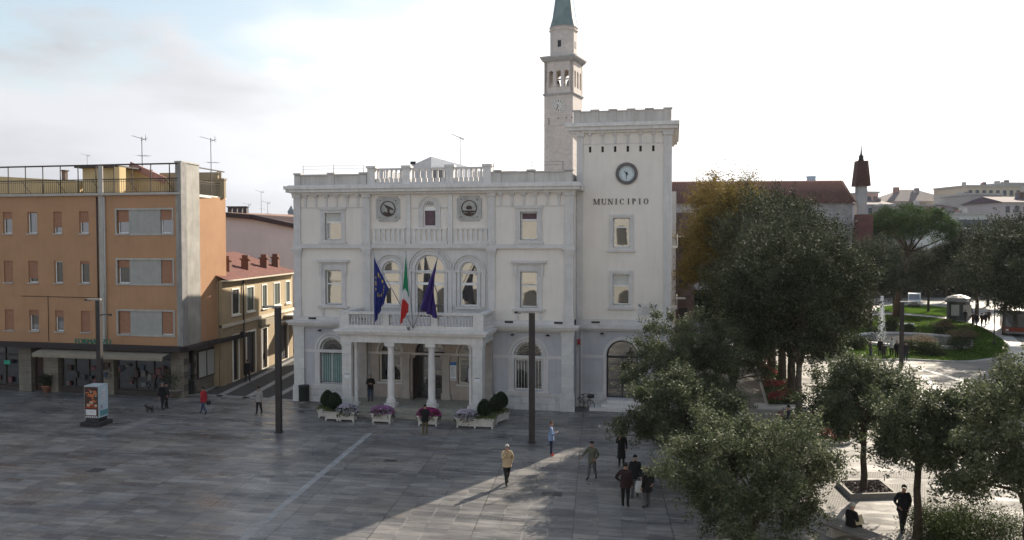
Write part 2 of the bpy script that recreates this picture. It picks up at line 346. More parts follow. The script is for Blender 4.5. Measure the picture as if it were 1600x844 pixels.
st=MB(); strip(G(215,664),G(1000,700),.42,.004); st.build('plaza_cross_strip',mat('cross_strip_stone',(.15,.15,.155),.6,.2,1.5),kind='structure')
# distant hills
def hills(name,y,xs,h,m,amp):
    mb=MB(); vs=[];n=len(xs)
    for i,x in enumerate(xs): 
        z=h+amp*(math.sin(i*.9)+.6*math.sin(i*2.3+1)); vs+=[(x,y-600,-1),(x,y,z),(x,y+900,z*.5)]
    fs=[]
    for i in range(n-1): fs+=[(i*3,i*3+3,i*3+4,i*3+1),(i*3+1,i*3+4,i*3+5,i*3+2)]
    mb.smooth=True; mb.add(vs,fs).build(name,m,kind='structure')
hills('hills',4200,[-4500+i*260 for i in range(40)],150,mat('hill_haze_blue',(.30,.36,.44),1,.1,.002),14)  # muted blue: distance haze is put into the hill colour

# ---------------------------------------------------------------- town hall
a_m=11.013
TH=frame(3.8739,52.6763,a_m)
th=empty('town_hall','cream town hall with arched portico, balustraded roof and clock tower lettered MUNICIPIO','town hall',M=TH)
def T(x,y,z=0): return TH@Vector((x,y,z))
WIN=[]
def window(parent,cx,hw,z0,z1,y,arched=False,fr=white_fr,fw=.07,bars=(),mull=False,gl=None,blindh=0,name='window',surround=None,sill=None,zs=None,label=None,bm=None):
    """frame with glass pane; bars = heights of transoms, y = plane of the frame"""
    mb=MB(); yb=y+.06
    zs=zs if zs is not None else z1-hw
    if arched:
        mb.wall(arch(cx,hw,z0,zs),[arch(cx,hw-fw,z0+fw,zs)],y,yb)
    else: mb.wall(rect(cx-hw,cx+hw,z0,z1),[rect(cx-hw+fw,cx+hw-fw,z0+fw,z1-fw)],y,yb)
    for zb,th_ in bars: mb.box(cx-hw+fw,cx+hw-fw,y-.01,yb,zb-th_/2,zb+th_/2)
    if mull:
        mb.box(cx-fw*.5,cx+fw*.5,y-.008,yb,z0+fw,(zs if arched else z1-fw))
    f=mb.build(name,fr,parent)
    if label: f['label']=label
    g=MB(); g.add([(p[0],y+.04,p[1]) for p in (arch(cx,hw-.01,z0,zs) if arched else rect(cx-hw+.01,cx+hw-.01,z0,z1))],[tuple(range(len(arch(cx,hw,z0,zs)) if arched else 4))]).build('pane',gl or glass,f)
    if blindh: MB().box(cx-hw+fw,cx+hw-fw,y+.015,y+.03,z1-fw-blindh,z1-fw).build('blind',bm or blind,f)
    if surround:
        s=MB(); surround(s); s.build('surround',stone,f)
    if sill:
        s=MB(); sill(s); s.build('sill',stone,f)
    return f
# ---- walls of the main block
XL,XR=-18.9,0.
upper=[]
wW=(-16.14,.58); wE=(-2.84,.56)
for c,hw in (wW,wE):
    upper.append(rect(c-hw,c+hw,10.92,12.72)); upper.append(rect(c-hw,c+hw,6.6,8.9))
CN=[(-12.13,.6,6.6,8.92),(-9.46,1.0,5.75,8.95),(-6.82,.58,6.6,8.92)]
top_small=arch(-9.46,.42,11.8,13.05)
wallU=MB()
# wing walls (cream) and centre bay (pale stone)
wallU.wall(rect(XL,-13.5,5.75,14.1),[upper[0],upper[1]],0,.3)
wallU.wall(rect(-5.4,XR,5.75,14.1),[upper[2],upper[3]],0,.3)
wallU.wall(rect(-13.5,-5.4,10.65,14.1),[top_small],.12,.4)
wallU.box(XL,XR,.35,32,5.75,14.1)
wallU.build('upper_wall',plaster,th)
MB().wall(rect(-13.5,-5.4,5.75,10.65),[arch(c,h,a,b) for c,h,a,b in CN],.10,.4).build('centre_bay_wall',mat('bay_stone',(.60,.585,.57),.85,.05,1.2,streak=.2),th)
GW=[(-16.35,.80,1.25,3.55),(-2.87,.94,1.25,3.45)]
low=MB()
low.wall(rect(XL,-13.6,.95,5.2),[arch(*GW[0])],0,.3)
low.wall(rect(-5.3,XR,.95,5.2),[arch(*GW[1])],0,.3)
low.box(XL,-13.7,.36,32,0,5.2).box(-13.7,-5.2,.5,32,0,5.2).box(-5.2,XR,.36,32,0,5.2)
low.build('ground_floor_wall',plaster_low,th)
PW=[(-12.2,.80,1.5,3.5),(-9.46,1.02,.46,3.45),(-6.75,.80,1.5,3.5)]
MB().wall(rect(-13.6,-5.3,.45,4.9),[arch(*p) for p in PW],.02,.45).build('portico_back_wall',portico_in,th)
for a_,b_ in ((XL-.02,-13.9),(-5.0,XR)): MB().box(a_,b_,-.1,.3,0,.95).build('plinth',plinth,th)
pm=MB(); pm.box(XL-.02,-13.9,-.13,.02,.95,1.07).box(-5.0,XR,-.13,.02,.95,1.07); pm.box(XL,-13.6,-.025,.1,3.35,3.55).box(-5.3,XR,-.025,.1,3.3,3.5)
pm.box(-13.6,-5.3,-.03,.03,3.35,3.5)
pm.build('string_course',stone,th)
# pilasters: ground floor piers
for x0,x1 in ((XL-.08,-18.25),(-.72,.06)):
    p=MB(); p.box(x0,x1,-.14,.05,.0,4.95).box(x0-.07,x1+.07,-.21,.05,0,.95).box(x0-.05,x1+.05,-.18,.05,.951,1.12).box(x0-.04,x1+.04,-.18,.04,4.85,5.05); p.build('corner_pier',ashlar,th)
# upper pilasters with capitals
for x0,x1 in ((-18.93,-18.45),(-14.0,-13.53),(-5.5,-5.05),(-.52,.02)):
    p=MB(); p.box(x0,x1,-.12,.05,5.85,9.85).box(x0-.05,x1+.05,-.17,.05,5.75,6.15)
    p.box(x0,x1,-.12,.05,10.65,13.75).box(x0-.05,x1+.05,-.16,.05,10.65,10.85)
    p.build('pilaster',stone,th)
    c=MB(); c.box(x0-.03,x1+.03,-.15,.05,9.85,9.93)
    for k in range(5):
        e=.02+k*.022; c.box(x0-e,x1+e,-.13-e,.05,9.93+k*.075,9.93+(k+1)*.075)
    c.box(x0-.13,x1+.13,-.25,.05,10.3,10.37)
    for xx in (x0-.08,x1+.08): c.M=None; c.tube([(xx,-.24,10.26),(xx,-.1,10.26)],.06,8)
    for k in range(3): c.box(x0+.05+k*.14,x0+.13+k*.14,-.19,-.1,9.98,10.2)
    c.box(x0-.07,x1+.07,-.2,.05,13.75,13.93)
    c.build('capital',stone,th)
# belt, ledge, cornice
b=MB()
b.box(XL-.1,-13.45,-.2,.05,10.37,10.56).box(XL-.04,-13.5,-.12,.05,10.56,10.66)
b.box(-13.45,-5.45,-.1,.12,10.37,10.56).box(-13.5,-5.4,-.04,.12,10.56,10.66)
b.box(-5.45,XR+.1,-.2,.05,10.37,10.56).box(-5.4,XR+.04,-.12,.05,10.56,10.66)
b.build('belt_course',stone,th)
b=MB(); b.box(XL-.15,XR+.15,-.2,.3,5.05,5.2).box(XL-.35,XR+.35,-.42,.3,5.2,5.36).box(XL-.45,XR+.45,-.52,.3,5.36,5.5).box(XL-.1,XR+.06,-.12,.3,5.5,5.78)
b.build('ground_floor_cornice',stone,th)
for x in (-17.9,-15.0,-14.4,-4.4,-1.2):
    MB().box(x,x+.55 if x!=-15. else x+.2,-.135,-.10,5.58,5.72).build('vent_slot',iron,th)
b=MB(); b.box(XL-.15,XR+.15,-.18,.3,13.94,14.1).box(XL-.42,XR+.42,-.48,.3,14.1,14.3).box(XL-.52,XR+.52,-.6,.3,14.3,14.52).box(XL-.3,XR+.3,-.4,8,14.52,14.58)
b.box(XL-.52,XL+.1,.3,10,14.1,14.5).box(XR-.1,XR+.52,.3,10,14.1,14.5)
b.build('main_cornice',stone_w,th)
# frieze with brackets in the wings
for a,bb in ((-18.45,-14.0),(-5.05,-.52)):
    f=MB(); f.box(a,bb,-.03,.02,13.05,13.12).build('frieze_moulding',stone,th)
    n=6
    for k in range(n):
        x=a+(bb-a)*(k+.5)/n
        q=MB(); q.prism([(x-.06,13.15),(x+.06,13.15),(x+.07,13.85),(x-.07,13.85)],-.08,.02)
        q.box(x-.15,x+.15,-.2,.02,13.78,13.93).box(x-.12,x+.12,-.26,.02,13.86,13.935).build('bracket',stone,th)
# wing windows
for (c,hw) in (wW,wE):
    window(th,c,hw-.02,10.94,12.7,.18,bars=((12.12 if c<-10 else 12.2,.10),),blindh=.5,bm=blind if c<-10 else purple_blind,
      surround=lambda s,c=c,hw=hw:(s.wall(rect(c-hw-.3,c+hw+.3,10.78,13.0),[rect(c-hw,c+hw,10.92,12.72)],-.07,.2),s.box(c-hw-.36,c+hw+.36,-.14,.02,12.94,13.12),s.box(c-hw-.22,c-hw-.12,-.095,0,10.9,12.9),s.box(c+hw+.12,c+hw+.22,-.095,0,10.9,12.9)),
      sill=lambda s,c=c,hw=hw:s.box(c-hw-.38,c+hw+.38,-.16,.1,10.67,10.8))
    window(th,c,hw-.02,6.62,8.88,.18,bars=((7.98,.10),),blindh=0,
      surround=lambda s,c=c,hw=hw:(s.wall(rect(c-hw-.3,c+hw+.3,6.5,9.35),[rect(c-hw,c+hw,6.6,8.9)],-.07,.2),s.box(c-hw-.42,c+hw+.42,-.16,.02,9.35,9.45),s.box(c-hw-.56,c+hw+.56,-.26,.02,9.45,9.6),s.box(c-hw-.24,c+hw+.24,-.085,0,8.98,9.28),
          s.box(c-hw-.38,c-hw-.2,-.14,.02,8.6,9.35),s.box(c+hw+.2,c+hw+.38,-.14,.02,8.6,9.35),s.box(c-hw-.28,c-hw-.1,-.07,.02,5.78,6.4),s.box(c+hw+.1,c+hw+.28,-.07,.02,5.78,6.4)),
      sill=lambda s,c=c,hw=hw:s.box(c-hw-.5,c+hw+.5,-.2,.1,6.38,6.52))
# ground floor arched windows with grilles
curtain=mat('green_curtain',(.28,.40,.38),.9,.1,4)
for i,(c,hw,z0,zs) in enumerate(GW):
    f=window(th,c,hw-.02,z0,zs+hw,.2,arched=True,zs=zs,bars=((zs-.12,.24),),mull=True,gl=glass_dk,fw=.09,
      surround=lambda s,c=c,hw=hw,zs=zs:(s.ring(c,zs,hw+.22,hw+.36,-.05,.02),s.ring(c,zs,hw+.02,hw+.16,-.03,.02),s.box(c-hw-.36,c-hw-.02,-.04,.02,1.2,zs),s.box(c+hw+.02,c+hw+.36,-.04,.02,1.2,zs)),
      sill=lambda s,c=c,hw=hw:s.box(c-hw-.45,c+hw+.45,-.17,.1,1.08,1.22))
    g=MB()
    for k in range(10): 
        x=c-hw+.1+(2*hw-.2)*k/9; g.tube([(x,.08,z0),(x,.08,zs)],.014,5)
    for zz in (z0+.1,zs-.25,zs): g.box(c-hw,c+hw,.065,.095,zz-.012,zz+.012)
    g.build('grille',white_fr if i==1 else iron,f)
    g=MB()
    for k in range(1,12):
        a=math.pi*k/12; g.tube([(c+.15*math.cos(a),.08,zs+.15*math.sin(a)),(c+hw*math.cos(a),.08,zs+hw*math.sin(a))],.011,4)
    for r_ in (.3,.55): g.ring(c,zs,hw*r_*1.2,hw*r_*1.2+.02,.07,.09,n=14)
    g.build('fan_grille',iron,f)
    if i==0: MB().box(c-hw+.1,c+hw-.1,.225,.235,z0+.1,zs-.3).build('curtain',curtain,f)
# centre arches, first floor
for (c,hw,z0,zs) in CN:
    door=z0<6
    def sur(s,c=c,hw=hw,zs=zs,z0=z0):
        s.ring(c,zs,hw+.02,hw+.2,.02,.12); s.ring(c,zs,hw+.42,hw+.52,-.02,.11); s.ring(c,zs,hw+.26,hw+.38,.05,.11)
        for sg in (-1,1):
            for o_,w_ in ((.02,.18),(.26,.26)):
                x=c+sg*(hw+o_+w_/2); s.box(x-w_/2,x+w_/2,.03 if o_<.1 else .0,.11,z0-.05 if not door else 5.78,zs-.12)
            x=c+sg*(hw+.27); s.box(x-.3,x+.3,-.03,.11,zs-.12,zs+.02)
    window(th,c,hw-.01,z0+.02,zs+hw,.25,arched=True,zs=zs,bars=((zs-.12,.2),(8.05,.16)),fw=.08,gl=glass,surround=sur,
       sill=None if door else (lambda s,c=c,hw=hw:s.box(c-hw-.3,c+hw+.3,-.05,.12,6.42,6.56)),
       mull=False,name='balcony_door' if door else 'window')
b=MB(); b.box(-13.45,-5.45,.06,.11,8.8,8.9); b.build('impost_moulding',stone,th)
# top floor centre bay
for x0,x1 in ((-11.05,-10.75),(-8.2,-7.9)):
    MB().box(x0,x1,.0,.14,10.66,13.93).build('thin_pilaster',stone_w,th)
window(th,-9.46,.41,11.82,13.05+.41,.22,arched=True,zs=13.05,bars=((12.98,.26),),fw=.05,gl=glass_dk,blindh=0,
   surround=lambda s:(s.ring(-9.46,13.05,.43,.58,.06,.13),s.ring(-9.46,13.05,.66,.76,.04,.13),s.box(-10.2,-9.9,.06,.13,11.7,13.0),s.box(-9.02,-8.72,.06,.13,11.7,13.0),s.box(-10.7,-9.9,.05,.13,13.0,13.06),s.box(-9.02,-8.24,.05,.13,13.0,13.06)))
MB().box(-9.82,-9.1,.235,.245,11.87,12.84).build('drawn_blind',purple_blind,th)
for a,bb in ((-13.45,-11.1),(-10.7,-8.25),(-7.85,-5.5)):
    q=MB(); q.box(a,bb,.0,.13,11.62,11.72).box(a,bb,.02,.13,10.67,10.86); n=7
    for k in range(n):
        x=a+(bb-a)*(k+.5)/n; q.prism([(x-.11,10.86),(x+.11,10.86),(x+.09,11.5),(x+.13,11.62),(x-.13,11.62),(x-.09,11.5)],.03,.13)
    q.build('blind_balustrade',stone_w,th)
# medallions
for i,c in enumerate((-12.3,-6.78)):
    zc=12.98; w=.82; e=.17
    pl=MB(); pl.prism([(c-w+e,zc-w),(c+w-e,zc-w),(c+w-e,zc-w+.08),(c+w-.08,zc-w+e),(c+w,zc-w+e),(c+w,zc+w-e),(c+w-.08,zc+w-e),(c+w-e,zc+w-.08),(c+w-e,zc+w),(c-w+e,zc+w),(c-w+e,zc+w-.08),(c-w+.08,zc+w-e),(c-w,zc+w-e),(c-w,zc-w+e),(c-w+.08,zc-w+e),(c-w+e,zc-w+.08)],.04,.125)
    p=pl.build('medallion',stone_rel,th)
    rg=MB(); rg.ring(c,zc,.47,.52,-.01,.05,0,360,32)
    for dx in (-.55,.55):
        for dz in (-.55,.55): rg.tube([(c+dx,.05,zc+dz),(c+dx,.0,zc+dz)],.035,6)
    if i==0:
        rg.prism([(c-.32,zc+.32),(c-.12,zc+.24),(c+.1,zc+.16),(c+.3,zc+.05),(c+.42,zc-.1),(c+.24,zc-.06),(c+.14,zc-.02),(c+.1,zc-.16),(c+.02,zc-.28),(c-.06,zc-.14),(c-.02,zc-.02),(c-.14,zc+.08)],.01,.04)
        rg.prism([(c-.36,zc-.28),(c-.2,zc-.18),(c-.06,zc-.26),(c+.08,zc-.18),(c+.2,zc-.3),(c+.32,zc-.32),(c+.16,zc-.44),(c-.02,zc-.48),(c-.22,zc-.42)],.0,.04)
    else:
        rg.prism([(c-.18,zc-.08),(c-.2,zc+.06),(c-.14,zc+.14),(c-.06,zc+.16),(c+.0,zc+.13),(c+.06,zc+.17),(c+.15,zc+.12),(c+.2,zc+.04),(c+.17,zc-.08)],.01,.04)
        rg.box(c-.008,c+.008,.01,.03,zc+.1,zc+.34)
        for k in range(-2,3): rg.prism([(c+k*.17-.12,zc-.3+abs(k)*.03),(c+k*.17-.05,zc-.14),(c+k*.17+.06,zc-.16),(c+k*.17+.12,zc-.3+abs(k)*.03)],-.005,.04)
        rg.prism([(c-.36,zc-.31),(c+.36,zc-.31),(c+.22,zc-.44),(c,zc-.49),(c-.22,zc-.44)],.005,.04)
    rg.build('iron_relief',bronze,p)
# parapet
pr=MB()
for a,bb in ((-18.75,-13.7),(-5.3,-.1)): pr.box(a,bb,-.12,.12,14.58,15.22).box(a,bb,-.2,.2,15.22,15.3)
for x in (-18.6,-16.2,-13.95,-4.85,-2.7,-.3): pr.box(x-.22,x+.22,-.2,.2,14.58,15.3).box(x-.27,x+.27,-.26,.26,15.3,15.4)
pr.box(XL+.2,XL+.4,.2,32,14.58,15.22).box(XR-.4,XR-.2,.2,4,14.58,15.22)
pr.build('parapet',mat('parapet_stone',(.53,.505,.48),.85,.08,1.2,streak=.35),th)
piers=(-13.4,-10.98,-8.05,-5.55)
for x in piers: MB().box(x-.26,x+.26,-.16,.3,14.58,15.65).box(x-.33,x+.33,-.24,.36,15.65,15.8).build('parapet_pier',stone_w,th)
for a,bb in zip(piers[:-1],piers[1:]):
    a+=.26; bb-=.26; q=MB(); q.box(a,bb,-.08,.2,14.58,14.72).box(a,bb,-.1,.22,15.52,15.64); n=6
    for k in range(n):
        x=a+(bb-a)*(k+.5)/n; q.box(x-.055,x+.055,0,.12,14.72,15.52); q.box(x-.13,x+.13,-.03,.15,14.72,14.98)
    q.build('balustrade',stone,th)
w=MB()
for x in (-18.4,-16.2,-14.1,-5.2,-2.7,-.7): w.tube([(x,.3,15.3),(x,.3,15.95)],.018,5)
for z in (15.7,15.9):
    w.tube([(-18.4,.3,z),(-14.1,.3,z)],.008,4); w.tube([(-5.2,.3,z),(-.7,.3,z)],.008,4)
w.build('rail_wire',iron,th)
# rooftop gable of glass and metal
sk=MB(); sk.cur=0
sk.add([(-13.2,6,14.5),(-11.1,6,14.5),(-11.1,6,17.0),(-13.4,6,16.05),(-11.1,13,14.5),(-11.1,13,16.6),(-13.4,13,16.0)],[(0,1,2,3),(3,2,5,6)])
sk.cur=1; sk.add([(-11.1,6,14.5),(-8.8,9,14.5),(-8.8,9,16.4),(-11.1,6,17.0)],[(0,1,2,3)])
sk.add([(-11.1,6,17.0),(-8.8,9,16.4),(-8.8,13,16.4),(-11.1,13,16.6)],[(0,1,2,3)])
sk.build('skylight_house',[mat('zinc',(.40,.41,.43),.5,.08,2),mat('white_panel',(.75,.76,.78),.4,.05,3)],th)
MB().add([(-10.9,5.93,14.7),(-9.5,7.6,14.7),(-9.5,7.6,15.9),(-10.9,5.93,16.1)],[(0,1,2,3)]).build('skylight_glass',glass,th)
MB().box(-15.1,-13.9,4,8,14.6,15.9).build('roof_cabin',mat('zinc',(.40,.41,.43)),th)
fl=MB(); fl.tube([(-10.75,.5,15.6),(-10.7,.45,15.95)],.02,5); fl.box(-10.85,-10.5,.35,.5,15.9,16.1); fl.build('floodlight',iron,th)
MB().box(XL+.2,-7,18,31.9,14.1,16.9).build('lane_shade_block',plaster,th)  # unseen block, added to throw shade on the lane house
MB().box(XL+.3,XR-.3,.4,31.8,14.1,14.6).build('flat_roof',stone,th)

# ---- tower
TY=1.8; tx0,tx1=.0,6.05
dC,dHW,dZ,dS=(3.0,1.02,.62,3.38)
tw=MB(); W1=rect(2.38,3.46,10.45,12.35); W2=rect(2.38,3.46,6.72,8.7)
slits=[rect(.87+k*.81-.08,.87+k*.81+.08,16.6,16.98) for k in range(6)]
tw.wall(rect(tx0,tx1,5.75,18.0),[W1,W2]+slits,TY,TY+.3)
tw.add([(tx1,TY,5.75),(tx1,10.5,5.75),(tx1,10.5,18.),(tx1,TY,18.)],[(0,1,2,3)])
tw.box(tx0,tx1-.001,TY+.32,10.5,5.75,18.0)
tw.build('tower_wall',plaster,th)
for k in range(6): MB().add([(.87+k*.81-.08,TY+.2,16.6),(.87+k*.81+.08,TY+.2,16.6),(.87+k*.81+.08,TY+.2,16.98),(.87+k*.81-.08,TY+.2,16.98)],[(0,1,2,3)]).build('slit',iron,th)
lw=MB(); lw.wall(rect(tx0,tx1,0,5.2),[arch(dC,dHW,dZ,dS)],TY,TY+.35); lw.add([(tx1,TY,0),(tx1,10.5,0),(tx1,10.5,5.2),(tx1,TY,5.2)],[(0,1,2,3)]); lw.box(tx0,tx1-.001,TY+.36,10.5,0,5.2)
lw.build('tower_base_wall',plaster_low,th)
for a_,b_ in ((tx0,dC-dHW-.2),(dC+dHW+.2,tx1+.05)): MB().box(a_,b_,TY-.08,TY+.01,0,.95).build('tower_plinth',plinth,th); MB().box(a_,b_,TY-.03,TY+.01,3.2,3.4).build('tower_string_course',stone,th)
b=MB(); b.box(tx0,tx1+.15,TY-.18,TY+.02,5.02,5.16).box(tx0,tx1+.3,TY-.34,TY+.02,5.16,5.42).box(tx0,tx1+.02,TY-.08,TY+.02,5.42,5.76).build('tower_ledge',stone,th)
for x in (1.0,): MB().box(x,x+.55,TY-.1,TY-.078,5.5,5.62).build('vent_slot',iron,th)
for x0,x1 in ((.02,.42),(5.6,6.1)):
    p=MB(); p.box(x0,x1,TY-.1,TY+.03,5.78,17.75).box(x0,x1,TY-.14,TY+.03,.95,5.0).box(x0-.05,x1+.05,TY-.2,TY+.03,0,1.05)
    p.build('tower_pilaster',stone,th)
    MB().box(x0-.08,x1+.08,TY-.2,TY+.04,17.62,17.84).build('capital',stone,th)
MB().box(tx1-.01,tx1+.05,TY+.0,TY+.9,5.78,17.75).build('side_pilaster',stone,th)
b=MB(); x0,x1=tx0-.35,tx1+.05
b.box(x0-.1,x1+.15,TY-.18,10.6,17.84,18.0).box(x0-.3,x1+.35,TY-.42,10.8,18.0,18.22).box(x0-.4,x1+.45,TY-.54,10.9,18.22,18.46)
b.build('tower_cornice',stone_w,th)
b=MB(); b.box(.42,5.6,TY-.03,TY+.01,17.1,17.16); b.build('frieze_moulding',stone,th)
for k in range(6):
    x=.87+k*.81; q=MB(); q.prism([(x-.06,17.17),(x+.06,17.17),(x+.06,17.8),(x-.06,17.8)],TY-.07,TY+.02); q.box(x-.1,x+.1,TY-.16,TY+.02,17.68,17.83); q.build('bracket',stone,th)
b=MB(); b.box(tx0-.2,tx1,TY-.15,TY+.05,18.46,19.18).box(tx0-.2,tx1,TY-.2,TY+.1,19.18,19.25).box(tx1-.2,tx1,TY+.05,10.4,18.46,19.2).box(tx0-.2,tx0,TY+.05,10.4,18.46,19.2)
for k in range(6):
    x=tx0-.0+k*(tx1-.25)/5; b.box(x-.2,x+.25,TY-.21,TY+.12,18.46,19.25).box(x-.26,x+.31,TY-.27,TY+.18,19.25,19.33)
b.build('tower_parapet',MC['parapet_stone'],th)
window(th,2.92,.53,10.46,12.34,TY+.16,bars=((11.75,.08),),blindh=.0,gl=glass,surround=lambda s:(s.wall(rect(2.14,3.70,10.26,12.58),[W1],TY-.06,TY+.18),s.box(2.2,3.64,TY-.085,TY,12.44,12.52)),sill=lambda s:s.box(2.05,3.78,TY-.14,TY+.1,10.14,10.28))
f=window(th,2.92,.53,6.73,8.69,TY+.16,bars=((7.95,.08),),gl=glass_dk,surround=lambda s:(s.wall(rect(2.14,3.68,6.55,8.95),[W2],TY-.06,TY+.18),s.box(2.2,3.62,TY-.085,TY,8.8,8.88)),sill=lambda s:s.box(2.05,3.76,TY-.14,TY+.1,6.42,6.56))
MB().box(2.46,3.38,TY+.18,TY+.19,8.0,8.6).build('blind',blind,f)
# clock
ck=MB(); cx,cz=3.24,15.2
ck.ring(cx,cz,.5,.71,TY-.1,TY+.0,0,360,40); ck.ring(cx,cz,.5,.56,TY-.13,TY-.02,0,360,40)
ck=ck.build('clock',mat('clock_stone',(.13,.12,.125),.6,.1,5),th)
MB().disc(cx,cz,.5,TY-.03,36).build('dial',plain('dial_white',(.55,.63,.66)),ck)
hd=MB()
def hand(l,w,deg,y):
    a=R(deg); d=(math.sin(a),math.cos(a)); n=(d[1],-d[0])
    hd.add([(cx-d[0]*.1+n[0]*w,y,cz-d[1]*.1+n[1]*w),(cx+d[0]*l,y,cz+d[1]*l),(cx-d[0]*.1-n[0]*w,y,cz-d[1]*.1-n[1]*w)],[(0,1,2),(2,1,0)])
hand(.32,.05,-44,TY-.06); hand(.46,.04,186,TY-.075); hd.build('clock_hands',iron,ck)
for k in range(1,13):
    a=R(30*k); textobj(str(k),.10,iron,ck,'numeral',Matrix.Translation((cx+.41*math.sin(a),TY-.04,cz+.41*math.cos(a))),.004)
# lettering: Bodoni-like capitals drawn as thick and thin strokes
def letters(txt,x,z,h,y,m,parent,adv):
    for ch,ax in zip(txt,adv):
        q=MB(); X=x+ax; w=h*.62; tk=.07; tn=.028; sf=.022; y0,y1=y-.035,y+.0
        def stem(cx,t,z0=0,z1=1): q.box(X+cx-t/2,X+cx+t/2,y0,y1,z+z0*h,z+z1*h)
        def serif(cx,zz): q.box(X+cx-.065,X+cx+.065,y0-.003,y1,z+zz*h-(sf if zz>.5 else 0),z+zz*h+(0 if zz>.5 else sf))
        if ch=='I': stem(0,tk); serif(0,0); serif(0,1)
        if ch=='M':
            stem(-.16,tn); stem(.16,tk); [serif(s_,zz) for s_ in (-.16,.16) for zz in (0,1)]
            q.prism([(X-.18,z+h),(X-.10,z+h),(X+.02,z+.02),(X-.03,z+.02)],y0-.001,y1); q.prism([(X-.02,z+.02),(X+.01,z+.02),(X+.16,z+h),(X+.13,z+h)],y0,y1)
        if ch=='U':
            stem(-.11,tk,.28,1); stem(.11,tn,.28,1); serif(-.11,1); serif(.11,1)
            q.ring(X,z+.3*h,.08,.125,y0,y1,180,360,10)
        if ch=='N':
            stem(-.12,tn); stem(.12,tn); serif(-.12,0); serif(-.12,1); serif(.12,1)
            q.prism([(X-.15,z+h),(X-.07,z+h),(X+.13,z),(X+.07,z)],y0-.001,y1)
        if ch=='P':
            stem(-.07,tk); serif(-.07,0); serif(-.07,1); q.ring(X-.02,z+.74*h,.05,.10,y0,y1,-90,90,10,sx=1.25)
        if ch in 'CO':
            n=28; a0,a1=(40,320) if ch=='C' else (0,360); vs=[];fs=[]
            for i in range(n+1):
                a=R(a0+(a1-a0)*i/n); ro=(.15,h/2); ri=(.085,h/2-.022); c_,s_=math.cos(a),math.sin(a)
                vs+=[(X+ri[0]*c_,y0,z+h/2+ri[1]*s_),(X+ro[0]*c_,y0,z+h/2+ro[1]*s_),(X+ro[0]*c_,y1,z+h/2+ro[1]*s_),(X+ri[0]*c_,y1,z+h/2+ri[1]*s_)]
            for i in range(n):
                for k in range(4): fs.append((i*4+k,i*4+(k+1)%4,i*4+4+(k+1)%4,i*4+4+k))
            q.add(vs,fs)
            if ch=='C': q.box(X+.09,X+.115,y0-.002,y1,z+.68*h,z+.92*h)
        q.build('letter',m,parent)
letters('MUNICIPIO',1.30,13.22,.37,TY,plain('letter_metal',(.07,.06,.055)),th,[0,.48,.90,1.27,1.65,2.06,2.42,2.78,3.18])
# commemorative plaque
pq=MB(); pq.box(4.0,5.25,TY-.04,TY+.0,6.0,6.82); pq=pq.build('plaque',mat('plaque_marble',(.60,.58,.56),.5,.08,4),th)
pl=MB()
for k in range(9):
    x0_=4.25+.02*(k%3); 
    x=x0_
    while x<5.0-.02*(k%2):
        l=random.uniform(.05,.16); pl.box(x,min(x+l,5.02),TY-.045,TY-.038,6.12+k*.06,6.135+k*.06); x+=l+.03
for sx in (-1,1):
    c=4.625+sx*.5; pl.prism([(c-.05*sx,6.7),(c+.06*sx,6.78),(c+.07*sx,6.68),(c-.02*sx,6.58),(c-.08*sx,6.56)][::sx],TY-.06,TY-.03)
    for zz in (6.06,6.76): pl.tube([(4.625+sx*.57,TY-.06,zz),(4.625+sx*.57,TY-.03,zz)],.025,6)
pl.build('inscription',plain('inscription_grey',(.10,.11,.11)),pq)
# tower door and steps
f=window(th,dC,dHW-.02,dZ,dS+dHW,TY+.25,arched=True,zs=dS,fr=iron,gl=glass_dk,bars=((dS-.1,.14),),mull=True,fw=.08,name='door',
   surround=lambda s:(s.ring(dC,dS,dHW+.02,dHW+.22,TY-.05,TY+.02),s.box(dC-dHW-.2,dC-dHW,TY-.05,TY+.02,dZ,dS),s.box(dC+dHW,dC+dHW+.2,TY-.05,TY+.02,dZ,dS)))
stp=MB()
for k in range(3): stp.box(1.0+k*.35+(.4 if k else 0),6.1,TY-.35-.35*(3-k),TY-.02,k*.2,(k+1)*.2)
stp.build('door_steps',stone_w,th)
# side wall balconies and bits facing the trees
for z in (6.3,10.4):
    q=MB(); q.box(tx1,tx1+.45,4,6,z,z+.12).box(tx1+.4,tx1+.45,4,6,z+.12,z+.9); q.build('side_balcony',stone_w,th)
MB().tube([(.28,TY-.2,.2),(.28,TY-.2,5.0)],.05,8).build('downpipe',plain('pipe_grey',(.35,.35,.37)),th)
MB().box(.12,.3,TY-.35,TY-.2,4.1,4.45).build('alarm_box',plain('alarm_red',(.35,.03,.04)),th)
# under-ledge lamps
for x,y in ((-17.1,0),(-3.9,0),(-1.6,0),(1.7,TY)):
    MB().lathe([(.02,.1),(.12,.06),(.14,0)],(x,y-.18,4.8),10).tube([(x,y,4.9),(x,y-.18,4.9)],.02,5).build('wall_lamp',iron,th)
